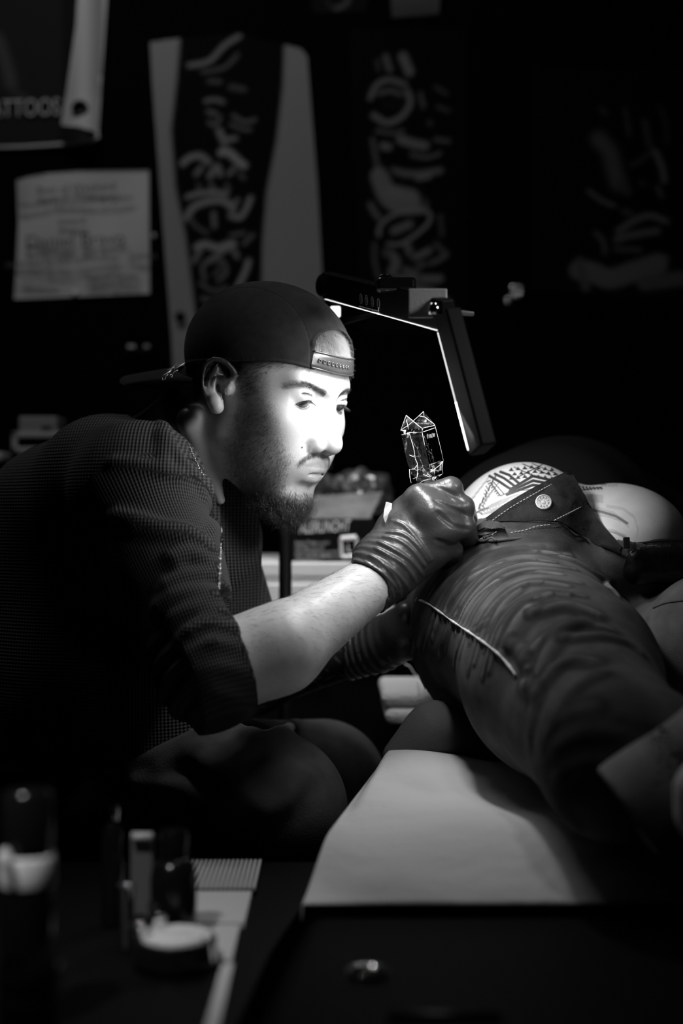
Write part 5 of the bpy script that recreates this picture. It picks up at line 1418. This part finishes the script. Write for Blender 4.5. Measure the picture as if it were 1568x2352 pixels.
mb = MB(); fa, fb, fc, fd = P(782,1237,gy-.001), P(818,1234,gy-.001), P(820,1276,gy-.001), P(785,1279,gy-.001)
for a, b, w in ((fa,fb,.0075),(fb,fc,.0048),(fc,fd,.0048),(fd,fa,.0048)): mb.tube([a, b], w*.5, 4)
mb.build('size_mark', m_white, GB); text('size_letter', 'L', P(796,1260,gy-.001), (1,0,0), (0,0,1), .016, m_white, GB, .0003)
# crumpled clear bag over the box
def crumple(name, c, r, m, label, cat, seed, amp=.5):
    import bmesh
    bm = bmesh.new(); bmesh.ops.create_icosphere(bm, subdivisions=4, radius=1)
    rr = np.random.default_rng(seed); K = rr.normal(size=(14,3))*2.6; ph = rr.random(14)*6
    for v in bm.verts:
        p = np.array(v.co); w = sum(abs(math.sin(K[i] @ p+ph[i])) for i in range(14))/14-.6
        v.co = Vector(np.array(c)+p*np.array(r)*(1+amp*w*1.6))
    for v in bm.verts: v.co.z = max(v.co.z, c[2]-r[2]*.75)
    bm.verts.index_update(); V = [v.co[:] for v in bm.verts]; Fc = [[v.index for v in f.verts] for f in bm.faces]; bm.free()
    o = mkmesh(name, V, Fc, m, None, False); tag(o, label, cat); return o
m_bag = mat('crumpled_plastic', .04, .30, spec=.8, alpha=.75)
crumple('plastic_bag', P(825,1122,gy+.10)+np.array([0,0,-.01]), (.050,.035,.038), m_bag, 'crumpled see-through plastic bag lying on the open glove box', 'bag', 3)
crumple('plastic_bag', P(735,1120,gy+.13)+np.array([-.012,0,.0]), (.036,.03,.026), m_bag, 'smaller crumpled plastic wrap behind the goatee, left on the glove box', 'bag', 5)
# shelf on the left wall side with a label printer and holder
SH = empty('wall_shelf', (-.62,2.4,.95), 'black shelf on the back wall behind the shoulder of the artist', 'shelf'); zs = P(0,1062,2.36)[2]
mb = MB(); mb.box((-.78,2.28,zs-.02), (-.34,WY,zs), bev=.002); mb.build('board', m_black, SH)
for x in (-.72,-.40): mb = MB(); mb.box((x,2.36,zs-.10), (x+.012,WY,zs-.02)); mb.build('bracket', m_black, SH)
PR = empty('label_printer', P(85,1050,2.36), 'pale grey desktop label printer with a dark window, half hidden by the shoulder', 'printer')
m_pale = mat('pale_plastic', .45, .5)
x0, x1 = P(26,0,2.36)[0], P(165,0,2.36)[0]; z1, z0 = P(0,992,2.36)[2], P(0,1040,2.36)[2]; t_ = .0095
mb = MB()
for lo, hi in (((x0,2.36,z0),(x1,2.37,z0+t_)),((x0,2.36,z1-t_),(x1,2.37,z1)),((x0,2.36,z0),(x0+t_,2.37,z1)),((x1-t_,2.36,z0),(x1,2.37,z1))): mb.box(lo, hi, bev=.002)
mb.build('front_frame', m_pale, PR)
mb = MB(); mb.box((x0,2.371,z0), (x1,2.46,z1), bev=.006); mb.build('case', m_black, PR)
mb = MB(); mb.box((P(41,0,2.36)[0],2.365,z1-.002), (P(129,0,2.36)[0],2.44,P(0,956,2.36)[2]), bev=.003); lid = mb.build('paper_cover', mat('pale_cover', .27, .6), PR)
mb = MB(); mb.box((P(94,0,2.36)[0],2.363,P(0,984,2.36)[2]), (P(117,0,2.36)[0],2.366,P(0,979,2.36)[2])); mb.build('slot', m_black, lid)
mb = MB(); mb.box((P(48,0,2.36)[0],2.37,zs), (P(120,0,2.36)[0],2.45,z0), bev=.003); mb.build('foot', m_pale, PR)
mb = MB(); mb.box((P(-60,0,2.36)[0],2.35,zs+.001), (P(7,0,2.36)[0],2.42,P(0,1052,2.36)[2]+.01), bev=.005); o = mb.build('pale_carton', m_pale, None); tag(o, 'pale small carton cut off by the left edge, beside the label printer', 'carton')
# coat clips on a rail behind the cap
CR = empty('clip_rail', W(320,800), 'thin dark rail with two pale clips behind the cap', 'rail')
mb = MB(); mb.box(W(285,812,.02), W(350,800,.004)+np.array([0,0,0])); mb.build('rail', m_black, CR)
for px_, w_ in ((302,9),(337,7)): mb = MB(); mb.box(W(px_-w_,799,.03), W(px_+w_,793,.02), bev=.001); mb.build('clip', m_pale if px_ < 310 else m_sgrey, CR)
# ================= things in the left foreground =================
TB = empty('side_table', (-.26,1.0,0), 'black tray table in the left foreground carrying bottles and a jar', 'table')
def tabletop(z0, z1, y0, y1, xl, gap):
    pts = [(xl,y0),(edge(y0)-gap,y0),(edge(1.035)-gap,1.035),(edge(y1)-gap,y1),(xl,y1)]; n = 5
    return [(x,y,z0) for x,y in pts]+[(x,y,z1) for x,y in pts], [(4,3,2,1,0),(5,6,7,8,9)]+[(k,(k+1)%5,(k+1)%5+5,k+5) for k in range(5)]
mb = MB(); mb.add(*tabletop(.665, .680, .74, 1.30, -.50, .006)); mb.build('top', m_black, TB)
for x in (-.48,-.12):
    for y in (.77,1.27): mb = MB(); mb.tube([(x,y,0),(x,y,.665)], .010, 10); mb.build('leg', m_black, TB, True)
def bottle(name, label, cat, px, py_top, Y, rad, capr, caph, m, mc, zb=.68, grp=None):
    c0 = P(px, py_top, Y); h = c0[2]-zb; root = empty(name, (c0[0],Y,zb), label, cat, grp)
    mb = MB(); mb.lathe([(rad*.9,0.001),(rad,.004),(rad,h-caph-.018),(rad*.9,h-caph-.008),(capr*.8,h-caph-.001)], (c0[0],Y,zb), 32); autosmooth(mb.build('body', m, root, True), 50)
    mb = MB(); mb.lathe([(capr,h-caph),(capr,h-.003),(capr*.85,h)], (c0[0],Y,zb), 28); autosmooth(mb.build('cap', mc, root, True), 50)
    return root, c0
m_gb = bpy.data.materials['gloss_black']
B1, c_ = bottle('squeeze_bottle', 'tall glossy black bottle standing behind the jar on the tray table', 'bottle', 398, 1905, 1.06, .0175, .011, .018, m_gb, m_gb)
B2, c_ = bottle('spray_bottle', 'dark bottle with a pale label band at the left edge of the picture', 'bottle', 62, 1815, .88, .0165, .016, .035, m_gb, m_gb)
mb = MB(); z0 = P(0,2030,.88)[2]; z1 = P(0,1965,.88)[2]
mb.lathe([(.0168,z0-.68),(.0172,z0-.68+.001),(.0172,z1-.68),(.0168,z1-.68+.001)], (c_[0],.88,.68), 32); mb.build('label', m_white, B2, True, label='pale label band')
mb = MB(); mb.tube([P(8,1975,.86), P(22,1970,.86)], .006, 12); mb.build('trigger_tip', m_white, B2, True)
# stack of ink cap rings below the bottle
for k in range(4):
    z_ = .6815+k*.0155; cx_ = P(66,0,.815)[0]
    mb = MB(); mb.lathe([(.006,0),(.017,0),(.0185,.003),(.0185,.011),(.0175,.014),(.0165,.014),(.0160,.004),(.006,.003)], (cx_,.815,z_), 32)
    o = autosmooth(mb.build('ring_lid', m_gb, None, True), 50); tag(o, ['lowest','second lowest','second highest','topmost'][k]+' of four stacked black ring lids in the lower left corner', 'lid', 'stacked ring lids')
# pale card holder behind jar
CH = P(322,1995,1.06); mb = MB(); mb.box((P(302,0,1.07)[0],1.065,.681), (P(352,0,1.07)[0],1.072,P(0,1918,1.07)[2]), bev=.001); o = mb.build('card', mat('dull_card', .10, .6), None); tag(o, 'dull grey card standing beside the tall black bottle', 'card')
mb = MB(); mb.tube([P(303,1921,1.06), P(350,1921,1.06)], .0032, 8); mb.build('folded_rim', m_pale, o, True)
# jar with pale lid
jz = P(0,2152,1.0)[2]; jx = P(405,0,1.0)[0]; JR = empty('cream_jar', (jx,1.0,.68), 'squat dark jar with a pale round lid on the tray table', 'jar')
mb = MB(); mb.lathe([(.026,.001),(.029,.004),(.029,max(.006,jz-.68-.012)),(.026,max(.008,jz-.68-.006))], (jx,1.0,.68), 36); autosmooth(mb.build('body', m_gb, JR, True), 50)
mb = MB(); mb.lathe([(.0285,jz-.68-.010),(.0285,jz-.68-.002),(.027,jz-.68)], (jx,1.0,.68), 36); autosmooth(mb.build('rim', m_gb, JR, True), 50)
mb = MB(); mb.lathe([(.001,jz-.68+.0015),(.012,jz-.68+.0015),(.014,jz-.68+.0004),(.019,jz-.68+.0004),(.0215,jz-.68+.002),(.024,jz-.68+.002),(.0245,jz-.68)], (jx,1.0,.68), 36); autosmooth(mb.build('lid', mat('pale_lid', .6, .5), JR, True), 30)
# small steel cups giving the round glints
def cup(px, py, Y, r, label, zb=None):
    c0 = P(px, py, Y); mb = MB(); root = empty('steel_cup', (c0[0], c0[1], .681), label, 'cup', 'small steel ink cups on the tray table')
    h = max(c0[2]-.681, .006); mb.lathe([(r*.6,0),(r*.75,.001),(r,h),(r*1.12,h+.001),(r*1.12,h+.002),(r*.9,h+.001),(r*.65,.003),(r*.1,.002)], (c0[0],c0[1],.681), 20); mb.build('bowl', m_chrome, root, True)
for i, (px_, py_, Y_, r_, lb) in enumerate(((318,2128,1.0,.0060,'steel ink cup at the left edge of the pale jar lid'),(362,2110,1.02,.0065,'steel ink cup just above the pale jar lid'),(355,2080,1.05,.0050,'steel ink cup in front of the tall black bottle'),
      (290,2038,1.04,.0065,'steel ink cup left of the grey card'),(480,2160,.99,.0050,'steel ink cup at the right edge of the pale jar lid'))):
    cup(px_, py_, Y_, r_, lb)
# ribbed pale storage unit beside the couch
bottle('dropper_bottle', 'slim dark dropper bottle with a steel cap in front of the trousers', 'bottle', 258, 1848, 1.10, .0085, .0052, .012, m_gb, m_chrome)
RB = empty('ribbed_tray', (-.10,1.0,.681), 'flat pale tray with a ribbed far end lying on the table along the couch', 'tray')
m_case = mat('pale_case', .50, .6)
xr = lambda Y: -.0715
def strip(z0, z1, y0, y1, xl, off=0.0):
    mb = MB(); V = [(xl,y0),(xr(y0)-off,y0),(xr(y1)-off,y1),(xl,y1)]
    return mb.add([(x,y,z0) for x,y in V]+[(x,y,z1) for x,y in V], [(3,2,1,0),(4,5,6,7)]+[(k,(k+1)%4,(k+1)%4+4,k+4) for k in range(4)])
strip(.681, .6835, 1.185, 1.285, -.150).build('base', m_black, RB)
strip(.681, .6855, 1.09, 1.180, -.150, .003).build('panel', m_case, RB)
strip(.681, .6845, 1.00, 1.088, -.120, .006).build('panel', m_case, RB)
strip(.681, .6835, .76, .998, -.084, .004).build('panel', m_case, RB)
n_ = 19
mb = MB()
for k in range(n_):
    x = -.148+(.148+xr(1.19))*(k+.5)/n_; mb.box((x-.0012,1.187,.6836), (x+.0012,1.284,.6866), bev=.0005)
mb.build('ribs', m_case, RB)
# steel dish on the bare end of the couch
dz = BEDZ-.034; dx = P(845,0,.964)[0]
DS = empty('steel_dish', (dx,.964,dz), 'small shallow steel dish on the bare black end of the couch', 'dish')
mb = MB(); mb.lathe([(.008,.0),(.0125,.0005),(.0135,.006),(.0145,.0065),(.0140,.0055),(.0120,.0015),(.001,.001)], (dx,.964,dz-.003), 32); mb.build('bowl', m_chrome, DS, True)
# black tray edge at the bottom with dull glints
mb = MB(); mb.tube([P(890,2332,.879), P(1150,2334,.879)], .0025, 8); o = mb.build('steel_rod', mat('dull_steel', .10, .4, metal=.8), None, True); o.location.z = 0; tag(o, 'dull steel rod lying across the near end of the couch, bottom edge', 'rod')
# added pale folded cloth, stands in for the lit far part of the sheet
mb = MB()
for k in range(2): mb.box((.055-.004*k,1.80+.004*k,BEDZ+.011+.021*k), (.16+.003*k,1.98,BEDZ+.031+.021*k), bev=.009)
o = autosmooth(mb.build('added_cloth', mat('pale_cloth', .6, .9, bumps=(('noise', 200, .003),)), None, True), 60); tag(o, 'added pale folded cloth standing in for the lit sheet between arm and hip', 'added_cloth')
# rolled pale cloth by the ankle at the right edge
def f_tow(Q): return ell(Q, P(1610,1840,1.02)+np.array([0,0,0]), (.020,.022,.032))+np.sin(Q[:,2]*200+Q[:,0]*80)*.0006
V, Fc = sdfmesh(f_tow, P(1530,1960,1.0)-np.array([0,.02,0]), P(1700,1740,1.06), .002); o = mkmesh('rolled_cloth', V, Fc, mat('white_cotton', .8, .9), None); tag(o, 'rolled white cloth cut off by the right edge beside the jeans hem', 'cloth')
# ================= added fill lights, out of view =================
def fill_lamp(name, loc, tgt, w, h, power, label, spread=math.pi):  # added fill light with a made-up housing and hanger, out of view
    root = empty('added_fill_lamp', loc, label, 'lamp'); d = (Vector(tgt)-Vector(loc)).normalized()
    M = d.to_track_quat('-Z','Y').to_matrix().to_4x4(); M.translation = Vector(loc)
    mb = MB(); mb.box((-w/2-.01,-h/2-.01,.002), (w/2+.01,h/2+.01,.03), M, .004); mb.build('housing', m_black, root)
    mb = MB(); mb.tube([Vector(loc)-d*.03, Vector((loc[0],loc[1]+.001,2.6))], .006, 8); mb.build('hanger', m_black, root, True)
    area(name, loc, d, (0,0,1) if abs(d.z) < .95 else (0,1,0), w, h, power, root, spread)
fill_lamp('wall_fill', (-.45,1.75,2.35), (-.35,WY,1.25), .5, .12, 3.3, 'slim added fill lamp, out of view, washing the left of the back wall')  # added to brighten the prints on the back wall
fill_lamp('counter_fill', (.10,1.78,1.75), (-.03,2.08,.93), .08, .08, .55, 'small added fill lamp, out of view, over the cabinet with the glove box', math.radians(50))  # added light to lift the white cabinet and glove box
fill_lamp('table_fill', (-.36,.50,1.60), (-.22,.98,.70), .05, .05, .16, 'small added fill lamp, out of view, over the tray table in the left foreground', math.radians(26))  # added light for the underlit bottles and jar
fill_lamp('couch_fill', (.30,1.15,2.3), (.10,1.28,.72), .12, .12, .06, 'small added fill lamp, out of view, above the couch', math.radians(35))  # faint added light from above, for the sheet
fill_lamp('side_fill', (.62,1.02,1.38), (.0,1.50,1.09), .16, .16, 0.15, 'small added fill lamp off to the right, brightening the face and hands', math.radians(36))  # added unseen fill for the near cheek and the ear
# ================= camera and render settings =================
cam = bpy.data.cameras.new('camera'); co = bpy.data.objects.new('camera', cam); COL.objects.link(co)
co.location = (0,0,CAMZ); co.rotation_euler = (math.pi/2,0,0)
cam.lens = 50; cam.sensor_fit = 'VERTICAL'; cam.sensor_height = 36; cam.sensor_width = 24; cam.clip_start = .05
cam.dof.use_dof = True; cam.dof.focus_distance = 1.49; cam.dof.aperture_fstop = 2.3
sc.camera = co
w = bpy.data.worlds.new('world'); sc.world = w; w.use_nodes = True
w.node_tree.nodes['Background'].inputs[0].default_value = (0,0,0,1); w.node_tree.nodes['Background'].inputs[1].default_value = 0
sc.view_settings.view_transform = 'Standard'; sc.view_settings.look = 'None'; sc.view_settings.exposure = 0.0; sc.view_settings.gamma = 1.0
sc.view_settings.use_curve_mapping = False
